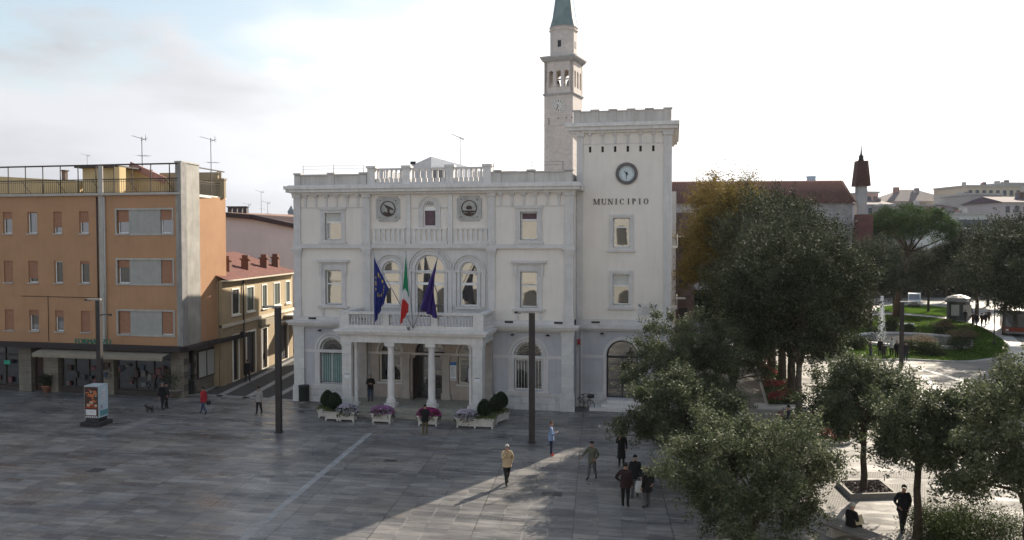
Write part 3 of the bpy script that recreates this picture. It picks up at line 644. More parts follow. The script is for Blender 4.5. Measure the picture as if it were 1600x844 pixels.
# ---- portico
_th=th; th=empty('portico',M=Matrix.Translation((-.3,0,0))); th.parent=_th
PY=-3.05; pz=.46
fl=MB(); fl.box(-14.0,-4.9,PY-.15,.02,.0,pz)
for k in range(2): fl.box(-13.2,-5.7,PY-.15-.5*(2-k),PY-.15,0,.15*(k+1)+.005*k)
fl.build('portico_floor',mat('step_stone',(.30,.285,.24),.7,.15,2),th)
for i,(x0,x1) in enumerate(((-14.0,-13.38),(-5.52,-4.9))):
    p=MB(); p.box(x0,x1,PY-.05,PY+.65,pz,4.5).box(x0-.08,x1+.08,PY-.13,PY+.73,0,pz+.5).box(x0-.05,x1+.05,PY-.1,PY+.7,4.35,4.5)
    p.build('portico_pier',ashlar,th)
    xi=x1+.18 if i==0 else x0-.18
    q=MB(); q.lathe([(.16,0),(.16,.1),(.12,.16),(.11,3.55),(.15,3.6),(.17,3.7),(.17,3.86)],(xi,PY+.3,pz+.18),12); q.box(xi-.2,xi+.2,PY+.1,PY+.5,pz,pz+.18).box(xi-.19,xi+.19,PY+.11,PY+.49,4.42,4.5); q.build('slender_column',stone_w,th)
for x in (-10.85,-8.2):
    q=MB(); q.box(x-.36,x+.36,PY-.1,PY+.62,.0,pz+.22); 
    q.lathe([(.34,0),(.34,.08),(.29,.12),(.32,.2),(.26,.28),(.225,.34),(.225,1.6),(.195,3.3),(.19,3.34),(.22,3.38),(.2,3.44),(.27,3.56),(.29,3.62)],(x,PY+.26,pz+.22),20)
    q.box(x-.32,x+.32,PY-.06,PY+.58,4.28,4.5); q.build('column',stone_w,th)
th_keep=th
for x in (-14.0,-5.45):
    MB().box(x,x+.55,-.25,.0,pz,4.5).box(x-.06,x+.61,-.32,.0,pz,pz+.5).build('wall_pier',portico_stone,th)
for x in (-11.05,-8.3):
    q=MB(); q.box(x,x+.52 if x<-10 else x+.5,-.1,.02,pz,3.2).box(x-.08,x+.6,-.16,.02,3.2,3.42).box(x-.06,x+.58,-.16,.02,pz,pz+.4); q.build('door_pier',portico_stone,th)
e=MB(); e.box(-14.05,-4.85,PY-.1,-.1,4.5,4.92).box(-14.1,-4.8,PY-.15,-.1,4.92,5.02).box(-14.3,-4.6,PY-.35,-.1,5.02,5.17).box(-14.4,-4.5,PY-.46,-.1,5.17,5.32)
e.build('entablature',stone_w,th)
bl=MB(); bl.box(-14.15,-4.75,PY-.2,-.12,5.32,5.4); bl.build('balcony_floor',stone,th)
b_=MB(); yf=PY
b_.box(-14.1,-4.8,yf-.15,yf+.2,5.4,5.6)
b_.box(-14.1,-4.8,yf-.18,yf+.22,6.28,6.42)
for xs in (-14.1,-5.13): b_.box(xs,xs+.33,yf+.2,-.1,5.4,5.6).box(xs-.03,xs+.36,yf+.22,-.1,6.28,6.42)
b_.build('balcony_rail',stone_w,th)
ped=[(-14.1,-13.45),(-11.25,-10.85),(-8.1,-7.7),(-5.45,-4.8)]
for a,bb in ped: MB().box(a,bb,yf-.17,yf+.23,5.6,6.28).build('balcony_pedestal',stone_w,th)
bal_prof=[(.07,0),(.07,.05),(.035,.09),(.045,.14),(.075,.22),(.07,.32),(.04,.46),(.035,.54),(.06,.58),(.07,.62),(.07,.68)]
nb=0
for (a,bb) in ((-13.45,-11.25),(-10.85,-8.1),(-7.7,-5.45)):
    n=11 if bb-a<2.5 else 12
    for k in range(n):
        MB().lathe(bal_prof,(a+(bb-a)*(k+.5)/n,yf+.02,5.6),8).build('baluster',stone,th); nb+=1
for xs in (-13.93,-4.97):
    for k in range(9): MB().lathe(bal_prof,(xs,yf+.4+k*.28,5.6),6).build('baluster',stone,th)
# flag bracket, portico door, windows, notices
br=MB(); bx=-9.52
for k in (-1,0,1): br.tube([(bx,yf-.2,5.35),(bx+k*.07,yf-.3,5.42),(bx+k*.09,yf-.3,5.55)],.022,5)
br.build('flag_bracket',iron,th)
prt=th; th=_th
for i in (0,2):
    c,hw,z0,zs=PW[i]; window(th,c,hw-.02,z0,zs+hw,.2,arched=True,zs=zs,fr=cream_fr,gl=glass_dk,bars=((zs-.05,.16),),mull=(i==0),fw=.12,
       surround=lambda s,c=c,hw=hw,zs=zs:(s.ring(c,zs,hw+.0,hw+.14,-.02,.02),s.box(c-hw-.1,c+hw+.1,-.05,.02,1.38,1.5)))
c,hw,z0,zs=PW[1]
d=window(th,c,hw-.02,z0,zs+hw,.3,arched=True,zs=zs,fr=iron,gl=glass_dk,bars=((zs-.2,.1),),mull=True,fw=.07,name='entrance_door')
lv=MB(); lv.box(-10.44,-10.38,-.65,.28,.5,3.2); lv.build('open_door_leaf',plain('door_wood',(.05,.035,.03)),d)
nt1=MB(); nt1.box(-8.05,-7.62,-.13,-.1,1.75,2.95); n1_=nt1.build('notice_board',plain('paper_white',(.66,.68,.70)),th)
MB().box(-8.05,-7.62,-.136,-.129,2.75,2.95).build('blue_header',plain('sign_blue',(.05,.16,.42)),n1_)
q=MB()
for k in range(11): q.box(-8.0,-7.7-random.random()*.1,-.135,-.1305,2.02+k*.06,2.04+k*.06)
for k in range(3): q.box(-7.98+k*.12,-7.90+k*.12,-.135,-.1305,1.8,1.88)
q.build('printed_lines',plain('print_grey',(.25,.27,.3)),n1_)
nb_=MB().box(-6.85,-6.2,-.3,-.2,1.65,2.7).build('poster_frame',plain('frame_grey',(.12,.12,.15)),th)
q=MB(); q.box(-6.78,-6.27,-.31,-.30,1.74,2.6); q.cur=1; q.box(-6.7,-6.45,-.316,-.309,2.2,2.45).box(-6.5,-6.3,-.317,-.309,2.05,2.2).box(-6.72,-6.4,-.316,-.309,1.82,1.95); q.build('poster',[plain('poster_lilac',(.55,.52,.62)),plain('poster_purple',(.16,.12,.25))],nb_)
th=prt
for x in (-13.9,-5.45):
    q=MB().box(x+.05,x+.45,PY-.075,PY-.052,2.2,2.5); q.cur=1; q.box(x+.07,x+.43,PY-.08,PY-.0755,2.44,2.48).build('small_sign',[plain('paper_white',(.66,.68,.70)),iron],th)
th=_th
# ---- flags
def flag(name,label,pole_pts,quad,mats,colfn,n=(14,26),fold=.11,waves=3.2):
    e_=empty(name,label,'flag','flags on the town hall balcony',M=TH)
    p=MB(); p.tube(pole_pts,.028,8); tip=Vector(pole_pts[-1]); p.ball(tip,.05,.05,.07,8,5); p.build('flagpole',plain('pole_metal',(.35,.35,.38),.4),e_)
    A,B,C,D=[Vector(q_) for q_ in quad]   # A pole tip, B lower on pole, C below B, D below A
    mb=MB(); mb.smooth=True; vs=[];fs=[];cols=[]
    for j in range(n[1]+1):
        v=j/n[1]
        for i in range(n[0]+1):
            u_=i/n[0]; top=A.lerp(B,u_); bot=D.lerp(C,u_); q_=top.lerp(bot,v)
            a=fold*(.25+v)*math.sin(u_*math.pi*2*waves+v*1.3+.5)*(1 if 0<v else .3); q_=q_+Vector((.25*a*math.cos(v*5),a,0))
            vs.append(q_)
    for j in range(n[1]):
        for i in range(n[0]):
            k=j*(n[0]+1)+i; fs.append((k,k+1,k+n[0]+2,k+n[0]+1)); 
    mb.add(vs,fs); mb.m=[colfn(((f%n[0])+.5)/n[0],(f//n[0]+.5)/n[1]) for f in range(len(fs))]
    o=mb.build('cloth',mats,e_); return e_,o
def fabric(nm,c):
    m=mat(nm,c,.75,.08,5); return m
fy=PY-.5; bx=-9.5
def P(px,py,y):  # position on a plane parallel to the facade at depth y (plan reading only)
    x=(px-800)/FX; yy=-(py-422)/FX
    r=Vector((x, math.cos(PITCH)+yy*math.sin(PITCH), -math.sin(PITCH)+yy*math.cos(PITCH)))
    inv=TH.inverted(); o=inv@Vector((0,0,CAMH)); d=inv.to_3x3()@r; t=(y-o.y)/d.y; q_=o+d*t
    return (q_.x,y,q_.z)
blue=fabric('flag_blue',(.012,.022,.16)); gold=fabric('flag_gold',(.45,.36,.05)); pur=fabric('flag_indigo',(.035,.018,.13))
gre=fabric('flag_green',(.01,.20,.09)); whi=fabric('flag_white',(.62,.62,.64)); red=fabric('flag_red',(.48,.03,.03))
def eucol(u_,v):
    x,y=(u_*14),(v*26)
    for k in range(12):
        a=2*math.pi*k/12; cx_,cy_=6.5+4.2*math.cos(a),9+5.5*math.sin(a)
        if abs(x-cx_)<.62 and abs(y-cy_)<.75: return 1
    return 0
flag('european_flag','dark blue flag with gold stars on the left pole of the balcony',[(bx,PY-.3,5.45),P(581,394,fy-1.4)],[P(584,402,fy-1.35),P(607,450,fy-.8),P(600,472,fy-.9),P(584,510,fy-1.2)],[blue,gold],eucol)
flag('italian_flag','green, white and red flag on the middle pole of the balcony',[(bx,PY-.3,5.45),P(634,393,fy-1.5)],[P(634,397,fy-1.45),P(639,462,fy-.8),P(638,486,fy-.9),P(624,511,fy-1.2)],[gre,whi,red],lambda u_,v:(0 if (v*1.0+u_*.30)<.50 else (1 if (v*1.0+u_*.14)<.60+.12*u_ else 2)),fold=.07)
flag('regional_flag','dark indigo flag on the right pole of the balcony',[(bx,PY-.3,5.45),P(687,393,fy-1.4)],[P(684,402,fy-1.35),P(676,452,fy-.9),P(684,500,fy-1.1),P(655,482,fy-1.1)],[pur],lambda u_,v:0,fold=.14)
# ---------------------------------------------------------------- orange apartment house with shops
P0=Vector((-22.68,57.24)); AO=12.2
orange=mat('orange_render',(.41,.235,.132),.9,.05,.7,streak=.12,bump=.15,bscale=50)
orange_sh=mat('orange_shutter',(.34,.175,.11),.7,.08,5)
panel_g=mat('grey_tile_panel',(.34,.335,.315),.8,.06,2,streak=.12)
band_w=mat('pale_band',(.42,.40,.37),.8,.08,2,streak=.3)
pillar_m=mat('stained_pillar',(.33,.318,.29),.85,.12,.8,streak=.35)
yellowp=mat('yellow_render',(.58,.46,.25),.9,.06,.8,streak=.2)
dkmetal=plain('dark_brown_metal',(.045,.035,.032),.5)
canopy_m=plain('canopy_dark',(.035,.028,.03),.6)
shopstone=brickmat('shop_stone',(.17,.155,.13),(.21,.19,.155),(.10,.09,.08),.9,.45,.01)
FO=frame(P0.x,P0.y,AO); glass_shop=glassmat('shop_glass',.06,(.006,.006,.007))
ob=empty('apartment_house','orange four storey corner house with white corner pillar, roof terrace and ground floor shops','house',M=FO)
LW=-22.0; ROOF=14.15
wins=[]
for x0,x1 in ((-14.5,-13.72),(-12.42,-11.62),(-10.25,-9.55),(-8.13,-7.37),(-16.9,-16.1),(-19.1,-18.3)):
    for z0,z1 in ((11.40,12.95),(7.87,9.43),(4.40,5.90)): wins.append((x0,x1,z0,z1))
mw=[]
for z0,z1 in ((11.33,13.06),(7.84,9.58),(4.28,6.0)): mw.append(rect(-5.14,-.70,z0,z1))
MB().wall(rect(LW,0,3.5,ROOF),[rect(*w_) for w_ in wins]+mw,0,.28).build('front_wall',orange,ob)
# window units
def louvre(parent,x0,x1,z0,z1,sh,open_side=-1,y=.16):
    f=MB(); f.wall(rect(x0,x1,z0,z1),[rect(x0+.07,x1-.07,z0+.07,z1-.07)],y,y+.05); 
    f=f.build('window',white_fr,parent)
    MB().box(x0,x1,y+.03,y+.04,z0,z1).build('pane',glass,f)
    if sh>0:
        q=MB(); zt=z1-(z1-z0)*sh; q.box(x0+.0,x1,y-.06,y-.03,zt,z1)
        n=int((z1-zt)/.06)
        for k in range(n): q.box(x0,x1,y-.072,y-.06,zt+k*.06,zt+k*.06+.045)
        q.build('roller_shutter',orange_sh,f)
    MB().box(x0-.06,x1+.06,-.09,.2,z0-.09,z0).build('sill',band_w,f)
    return f
shut={0:[.32,.98,.97],1:[.05,.8,.25],2:[.72,.0,.3],3:[.5,.12,.98],4:[.5,.98,.3],5:[.3,.6,.6]}
for i in range(6):
    for j in range(3):
        x0,x1,z0,z1=wins[i*3+j]; louvre(ob,x0,x1,z0,z1,shut[i][j])
for j,(z0,z1) in enumerate(((11.33,13.06),(7.84,9.58),(4.28,6.0))):
    fr_=MB(); fr_.wall(rect(-5.22,-.62,z0-.08,z1+.08),[rect(-5.1,-.74,z0+.04,z1-.04)],-.05,.02); fr_=fr_.build('window_band',band_w,ob)
    MB().box(-4.15,-1.68,.02,.2,z0,z1).build('tile_panel',panel_g,fr_)
    for x0,x1,s_ in ((-5.05,-4.17,(.5,.32,.97)[j]),(-1.66,-.79,(.42,.98,.94)[j])):
        louvre(ob,x0,x1,z0+.06,z1-.06,s_)
# ledge, split band, pipes
b=MB(); b.box(LW,.0,-.22,.05,ROOF-.1,ROOF+.06); b.build('terrace_ledge',band_w,ob)
b=MB(); b.box(-6.5,-6.15,-.06,.03,3.5,ROOF+2.0); b.build('pale_strip',band_w,ob)
b=MB(); b.tube([(-6.62,-.08,5.2),(-6.62,-.08,ROOF-.2)],.05,8); b.tube([(-13,-.03,6.9),(-6.7,-.03,6.85)],.02,5); b.tube([(-10.8,-.03,3.7),(-10.8,-.03,6.9)],.02,5); b.build('downpipe',dkmetal,ob)
MB().tube([(-6.0,-.12,3.9),(-6.0,-.12,ROOF-.2)],.055,8).build('white_downpipe',plain('pipe_white',(.45,.44,.42)),ob)
# right face: own direction (8 deg), pillar first then orange wall
inv=FO.inverted()
ang=R(8); dvec=Vector((math.sin(ang),math.cos(ang),0)); nvec=Vector((math.cos(ang),-math.sin(ang),0))
RM=Matrix(((dvec.x,-nvec.x,0,P0.x),(dvec.y,-nvec.y,0,P0.y),(0,0,1,0),(0,0,0,1)))   # local x = into depth, y = inward, z up
RMl=inv@RM
def rb(): m=MB(); m.M=RMl; return m
rw=[rect(3.0,5.45,11.28,13.02),rect(3.0,5.45,7.75,9.55),rect(3.0,5.5,4.1,6.03)]
rb().wall(rect(2.4,6.15,3.5,ROOF),rw,.3,.55).build('side_wall',orange,ob)
m=rb(); m.box(6.15,6.3,.25,.6,3.5,ROOF+2.0); m.build('side_edge_strip',band_w,ob)
MB().box(LW,-.3,.35,6,3.5,ROOF-.05).build('core_block',orange,ob)
for r_ in rw:
    z0,z1=r_[0][1],r_[2][1]; x0=3.0
    m=rb(); m.wall(rect(2.92,5.53,z0-.08,z1+.08),[rect(3.04,5.41,z0+.04,z1-.04)],.24,.32); f=m.build('window_band',band_w,ob)
    m=rb(); m.box(3.04,4.5,.31,.5,z0+.04,z1-.04); m.build('tile_panel',panel_g,f)
    m=rb(); m.wall(rect(4.52,5.4,z0+.05,z1-.05),[rect(4.6,5.32,z0+.12,z1-.12)],.42,.48); w_=m.build('window',white_fr,f)
    m=rb(); m.box(4.52,5.4,.46,.47,z0+.05,z1-.05); m.build('pane',glass,w_)
    m=rb(); m.box(4.52,5.4,.38,.41,z1-.5,z1-.05); m.build('roller_shutter',orange_sh,w_)
m=rb(); m.box(0.0,2.4,0,.45,3.3,ROOF+2.1); m.build('corner_pillar',pillar_m,ob)
m=MB(); m.box(-.16,.06,-.16,.5,3.3,ROOF+2.12); m.build('pillar_edge',mat('pillar_edge',(.27,.26,.25),.8,.12,1.5,streak=.4),ob)
m=rb(); m.box(-.02,2.45,-.05,.5,ROOF+2.1,ROOF+2.2); m.build('pillar_cap',band_w,ob)
m=rb(); m.box(2.42,6.4,.0,.5,ROOF-.14,ROOF+.04); m.build('side_terrace_ledge',mat('bright_ledge',(.7,.67,.6),.7,.05,3),ob)
# terrace: railings, frame, back walls, penthouse
top=MB(); top.box(LW,-.1,-.06,.04,ROOF+1.98,ROOF+2.08)
for x in [-.9-1.45*k for k in range(15)]: top.box(x-.025,x+.025,-.03,.02,ROOF+.05,ROOF+2.0); 
top.M=RMl; top.box(2.4,6.3,.05,.15,ROOF+1.92,ROOF+2.0); top.box(4.3,4.36,.08,.13,ROOF,ROOF+1.95); top.box(2.45,6.25,.08,.12,ROOF+1.0,ROOF+1.05); top.M=None
top.build('terrace_frame',dkmetal,ob)
rl=MB(); rl.box(LW,-.1,-.05,.0,ROOF+.98,ROOF+1.05); rl.box(LW,-.1,-.04,-.01,ROOF+.86,ROOF+.89); rl.box(LW,-.1,-.04,-.01,ROOF+.1,ROOF+.13)
x=LW
while x<-.15: rl.box(x,x+.018,-.035,-.017,ROOF+.1,ROOF+.98); x+=.17
for x in [-1.2-2.9*k for k in range(7)]: rl.bar((x,-.02,ROOF+.95),(x+.35,.5,ROOF+.08),.03)
rl.M=RMl; rl.box(2.45,6.2,.1,.13,ROOF+.85,ROOF+.88)
x=2.5
while x<6.2: rl.box(x,x+.018,.1,.118,ROOF+.05,ROOF+.9); x+=.2
rl.M=None
rl.build('terrace_railing',dkmetal,ob)
MB().box(LW,-.15,5.6,5.85,ROOF-.05,ROOF+1.3).box(LW,-.1,5.5,5.95,ROOF+1.3,ROOF+1.42).build('terrace_back_wall',mat('tan_wall',(.33,.27,.18),.9,.06,1),ob)
m=rb(); m.box(5.7,5.9,.3,5,ROOF-.05,ROOF+1.9); m.build('terrace_side_wall',MC['tan_wall'],ob)
pr=MB(); pr.prism([(-22,ROOF-.1),(-11,ROOF-.1),(-11,ROOF+1.25),(-22,ROOF+1.95)],3.6,3.9); pr.build('sloping_parapet',yellowp,ob)
ph=MB(); ph.box(-9.6,-6.9,2.2,5.5,ROOF-.05,ROOF+2.05); ph.prism([(-6.9,ROOF),(-4.4,ROOF),(-4.4,ROOF+1.2),(-6.9,ROOF+2.3)],4.4,5.5); ph=ph.build('penthouse',yellowp,ob)
MB().box(-9.9,-6.2,1.7,5.6,ROOF+2.05,ROOF+2.17).build('penthouse_roof',dkmetal,ph)
m=MB(); m.bar((-7.2,4.3,ROOF+2.45),(-4.2,4.3,ROOF+1.2),.12,.5); m.build('lean_to_roof',mat('pink_roof',(.40,.22,.18),.8,.1,2),ph)
MB().box(-6.89,-6.86,2.6,3.4,ROOF+.02,ROOF+1.85).build('red_door',plain('door_red',(.28,.07,.06)),ph)
MB().box(-6.2,-5.75,1.2,1.9,ROOF,ROOF+2.0).build('terrace_pier',yellowp,ob)
for x in (-13.2,-10.5): 
    q=MB(); q.box(x-.15,x+.15,4.5,4.8,ROOF+1.2,ROOF+2.1); q.box(x-.22,x+.22,4.42,4.88,ROOF+2.1,ROOF+2.2); q.build('chimney',mat('chimney_dark',(.12,.09,.08),.9),ob)
q=MB(); q.tube([(-2.9,5.7,ROOF+1.3),(-2.9,5.7,ROOF+1.9)],.12,8); q.tube([(-2.6,5.7,ROOF+1.3),(-2.6,5.7,ROOF+2.1)],.09,8); q.box(-3.1,-2.45,5.6,5.8,ROOF+1.75,ROOF+1.85); q.build('chimney_pots',plain('pot_grey',(.2,.2,.2)),ob)
# ground floor: canopy slab, piers, shop windows
b=MB(); b.slab([(LW,-.95),(.35,-.95),(.35,.0),(LW,.0)],3.3,3.58); b.slab([(LW,-1.0),(.4,-1.0),(.4,-.9),(LW,-.9)],3.52,3.66)
b.M=RMl; b.box(-.3,9,-.55,.3,3.3,3.58); b.box(2.4,9.,-.62,-.5,3.5,3.64); b.M=None
b.build('canopy',canopy_m,ob)
for x0,x1 in ((-13.4,-12.35),(-11.3,-10.1),(-6.5,-5.55),(-1.0,0.)):
    MB().box(x0,x1,.0,.5,0,3.3).build('shop_pier',shopstone,ob)
m=rb(); m.box(.0,7,.3,.6,0,3.3); m.build('side_ground_wall',shopstone,ob)
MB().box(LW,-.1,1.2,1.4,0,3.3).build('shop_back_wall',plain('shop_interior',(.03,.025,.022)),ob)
def goods(m_,x0,x1,y,z0,z1,n):
    for _ in range(n):
        w_=random.uniform(.12,.4); h_=random.uniform(.15,.45); x=random.uniform(x0,x1-w_); z=random.uniform(z0,z1-h_); m_.cur=random.randrange(5); m_.box(x,x+w_,y+random.random()*.15,y+.2,z,z+h_)
gm=[plain('poster_pale',(.14,.13,.125)),plain('goods_pink',(.14,.06,.065)),plain('goods_blue',(.05,.07,.11)),plain('goods_brown',(.06,.04,.035)),plain('goods_grey',(.06,.06,.065))]
for x0,x1,mull in ((-5.4,-1.05,2),(-10.0,-6.6,2),(-18.5,-13.5,3)):
    f=MB(); f.wall(rect(x0,x1,.35,3.2),[rect(x0+.08,x1-.08,.45,3.1)],.25,.33)
    for k in range(1,mull+1): f.box(x0+(x1-x0)*k/(mull+1)-.04,x0+(x1-x0)*k/(mull+1)+.04,.24,.33,.4,3.15)
    f.box(x0,x1,.24,.32,2.55,2.62); f.box(x0,x1,.1,.4,0,.35)
    f=f.build('shop_window',dkmetal,ob)
    g=MB(); goods(g,x0+.1,x1-.1,.05,.5,2.2,26 if x0>-6 else 8); g.build('display',gm,f,kind='stuff')
    MB().box(x0,x1,.31,.32,.4,3.15).build('pane',glass_shop,f)
q=MB(); q.box(-12.35,-11.3,.4,.5,0,3.0); q.box(-12.3,-12.2,.3,.4,0,2.6); q.build('house_door',plain('door_brown',(.05,.03,.025)),ob)
q=MB(); goods(q,-6.4,-5.7,-.2,1.1,2.3,9); q.build('wall_notices',gm,ob)
q=MB(); q.box(-14.6,-14.1,-.05,.0,1.9,2.2); q.build('green_sign',plain('sign_green',(.03,.30,.20)),ob)
# awning with scalloped valance
aw=MB(); aw.add([(-10.9,-.3,3.28),(-.6,-.3,3.28),(-.6,-1.5,3.02),(-10.9,-1.5,3.02)],[(0,1,2,3)])
n=52
for k in range(n):
    x=-10.9+10.3*k/n; w_=10.3/n
    aw.add([(x,-1.5,3.02),(x+w_,-1.5,3.02),(x+w_,-1.52,2.80),(x+w_*.75,-1.52,2.74),(x+w_*.5,-1.52,2.72),(x+w_*.25,-1.52,2.74),(x,-1.52,2.80)],[tuple(range(7))])
aw=aw.build('awning',mat('awning_cloth',(.25,.22,.17),.9,.1,2),ob)
q=MB(); q.bar((-1.9,-.1,2.6),(-1.9,-1.45,3.0),.04); q.bar((-9.0,-.1,2.6),(-9.0,-1.45,3.0),.04); q.build('awning_arm',dkmetal,aw)
textobj('FORMANZO',.52,plain('neon_green',(.02,.16,.12)),ob,'shop_lettering',Matrix.Translation((-6.35,-1.02,3.86)),.04)
# side notice boards
m=rb(); m.box(2.3,4.7,.2,.3,.9,2.95); f=m.build('notice_case',dkmetal,ob)
m=rb(); m.box(2.4,3.4,.17,.2,1.0,2.85).box(3.6,4.6,.17,.2,1.0,2.85); m.build('paper_sheets',plain('paper_dim',(.40,.40,.38)),f)
m=rb(); m.box(.4,1.5,.2,.3,.05,2.2); m.build('side_door',plain('door_grey',(.22,.22,.24)),ob)
# satellite dish, antennas
d=MB(); d.lathe([(.0,0),(.3,.05),(.5,.15),(.56,.22)],(0,0,0),18); do=MB(); do.M=Matrix.Translation((-15.0,-.2,ROOF+1.1))@Matrix.Rotation(R(70),4,'X')@Matrix.Rotation(R(-25),4,'Y'); do.lathe([(.02,0),(.3,.05),(.5,.15),(.56,.22),(.55,.24),(.02,.04)],(0,0,0),18)
do=do.build('satellite_dish',plain('dish_grey',(.42,.43,.46))); do.matrix_world=FO; tag(do,'round grey satellite dish on the orange house terrace rail','satellite dish')
MB().tube([(-15.0,-.1,ROOF+.1),(-15.0,-.1,ROOF+1.1)],.03,6).build('mast',dkmetal,do)
def antenna(x,y,z0,h,label,kind=0,rot=0,sc=1.):
    M_=Matrix.Translation((x,y,z0))@Matrix.Rotation(R(rot),4,'Z'); e_=empty('tv_antenna',label,'antenna','television antennas on the roofs',M=M_)
    MB().tube([(0,0,0),(0,0,h)],.028*sc,6).build('mast',iron,e_)
    q=MB(); 
    q.bar((-.9*sc,0,h+.12*sc),(.35*sc,0,h-.22*sc),.03*sc)
    for k in range(9):
        t=k/8; x_=-.9+1.25*t; z_=h+.12*sc-.34*t*sc; l=.12+.12*t; q.bar((x_*sc,-l*sc,z_),(x_*sc,l*sc,z_),.015*sc)
    q.bar((.36*sc,0,h-.35*sc),(.36*sc,0,h+.15*sc),.02*sc); q.bar((.1*sc,-.2*sc,h-.3*sc),(.3*sc,.25*sc,h-.05*sc),.03*sc)
    q.build('yagi',iron,e_)
    if kind:
        q=MB(); zz=h*.42; q.bar((-.3*sc,0,zz+.05),(.6*sc,0,zz-.05),.02*sc)
        for k in range(5): q.bar(((-.3+.22*k)*sc,-.4*sc,zz),((-.3+.22*k)*sc,.4*sc,zz),.012*sc)
        q.build('lower_boom',iron,e_)
    return e_
v=FO@Vector((-6.3,4.5,0)); antenna(v.x,v.y,ROOF+2.1,2.45,'tall rooftop antenna standing behind the pale strip of the orange house',1,-20)
v=FO@Vector((-1.35,5.8,0)); antenna(v.x,v.y,ROOF+1.3,3.2,'tall rooftop antenna near the white corner pillar of the orange house',1,-15)
v=FO@Vector((-12.2,5.9,0)); antenna(v.x,v.y,ROOF+1.3,2.2,'thin small rooftop antenna at the far left of the orange house',0,20,.5)
v=TH@Vector((-9.7,9,14.6)); antenna(v.x,v.y,16.2,2.6,'slim antenna on the white gabled skylight of the town hall',0,40,.95)
for px,h_ in ((409,3.4),(389,2.0),(419,2.2)):
    v=G(px,378-1e-3) if False else ((px-800)/FX*92,92.); antenna(v[0],v[1],13.0,h_,{409:'tallest of the three thin masts on the pink house',389:'shortest mast on the pink house, nearest the dark gable',419:'right mast on the pink house roof'}[px],1,10,.7)

# ---------------------------------------------------------------- yellow house on the lane
YP=Vector((-21.55,62.9)); ya=R(3); dv=Vector((math.sin(ya),math.cos(ya),0)); nv=Vector((math.cos(ya),-math.sin(ya),0))
YM=Matrix(((dv.x,-nv.x,0,YP.x),(dv.y,-nv.y,0,YP.y),(0,0,1,0),(0,0,0,1)))
yh=empty('lane_house','ochre two storey house with red tiled roof and green shutters beside the lane','house',M=YM)
yel=mat('ochre_render',(.38,.305,.195),.9,.08,.6,streak=.3); lowy=mat('ochre_low',(.34,.27,.18),.9,.10,.6,streak=.4)
uw=[(.9,2.2),(3.95,5.4),(7.45,8.5),(10.4,11.9),(13.6,14.7)]; dw=[(1.0,2.05),(3.8,5.7),(7.3,8.5)]
MB().wall(rect(-1,15.6,4.6,7.9),[rect(a,b,5.25,7.1) for a,b in uw],0,.25).box(-1,15.6,.3,8,0,7.85).build('upper_wall',yel,yh)
MB().wall(rect(-1,15.6,0,4.35),[rect(a,b,.05,3.45) for a,b in dw]+[rect(11.,14.,.05,3.2)],.0,.25).build('lower_wall',lowy,yh)
MB().box(-1,15.7,-.12,.05,4.35,4.6).build('string_course',mat('pale_course',(.5,.46,.38),.8,.1,2),yh)
shg=plain('shutter_green',(.075,.095,.085)); shk=plain('shutter_dark',(.03,.028,.028))
for i,(a,b_) in enumerate(uw):
    f=MB(); f.wall(rect(a-.12,b_+.12,5.15,7.22),[rect(a,b_,5.25,7.1)],-.04,.02); f.box(a-.2,b_+.2,-.15,.02,5.05,5.17); f=f.build('window',mat('white_surround',(.72,.70,.64),.7,.05,3),yh)
    q=MB(); md=(a+b_)/2; q.box(a,md-.03,.05,.1,5.25,7.1).box(md+.03,b_,.05,.1,5.25,7.1)
    for k in range(24): q.box(a+.05,md-.08,.035,.05,5.3+k*.075,5.34+k*.075).box(md+.08,b_-.05,.035,.05,5.3+k*.075,5.34+k*.075)
    q.build('shutter',shk if i==0 else shg,f)
    MB().box(a,b_,.2,.22,5.25,7.1).build('pane',glass_dk,f)
for a,b_ in dw+[(11.,14.)]:
    f=MB(); f.wall([(a-.18,0),(b_+.18,0),(b_+.18,3.62),(a-.18,3.62)],[rect(a,b_,.03,3.45)],-.04,.02); f=f.build('door',MC['white_surround'],yh)
    MB().box(a,b_,.15,.2,.0,3.45).build('door_leaf',plain('leaf_dark',(.03,.03,.04)),f)
tile=brickmat('red_tiles',(.12,.042,.033),(.17,.062,.045),(.10,.035,.03),.22,.35,.02,plane='xy',bump=.5)
rf=MB(); ez=7.95; rf.add([(-1.2,-.5,ez),(15.9,-.5,ez),(13.0,4.4,9.9),(-1.2,4.4,9.9),(15.9,9,ez),(-1.2,9,ez)],[(0,1,2,3),(1,4,2),(3,2,4,5)]); rf=rf.build('roof',tile,yh)
MB().box(-1.2,15.9,-.55,.0,7.84,7.95).build('gutter',mat('pale_gutter',(.5,.46,.36),.7,.05),yh)
for i,x in enumerate((2.2,6.2,10.6,13.6)):
    q=MB(); q.box(x,x+.5,.7,1.3,8.3,9.3); q.box(x-.1,x+.6,.6,1.4,9.3,9.42); q.box(x+.05,x+.45,.75,1.25,9.42,9.7); q.build('chimney',mat('chimney_brown',(.17,.09,.07),.9,.15,4),rf)
MB().tube([(3.0,-.1,.2),(3.0,-.1,7.8)],.06,8).build('downpipe',dkmetal,yh)
q=MB(); q.tube([(1.3,0,4.0),(1.3,-.5,4.1),(1.3,-.6,3.95)],.02,5); q.lathe([(.05,.5),(.2,.42),(.2,.36),(.12,0),(.08,-.04)],(1.3,-.65,3.4),6); q.build('lantern',iron,yh)
MB().box(6.4,9.6,-.35,.0,3.75,4.3).build('shop_fascia',plain('fascia_tan',(.28,.24,.17)),yh)
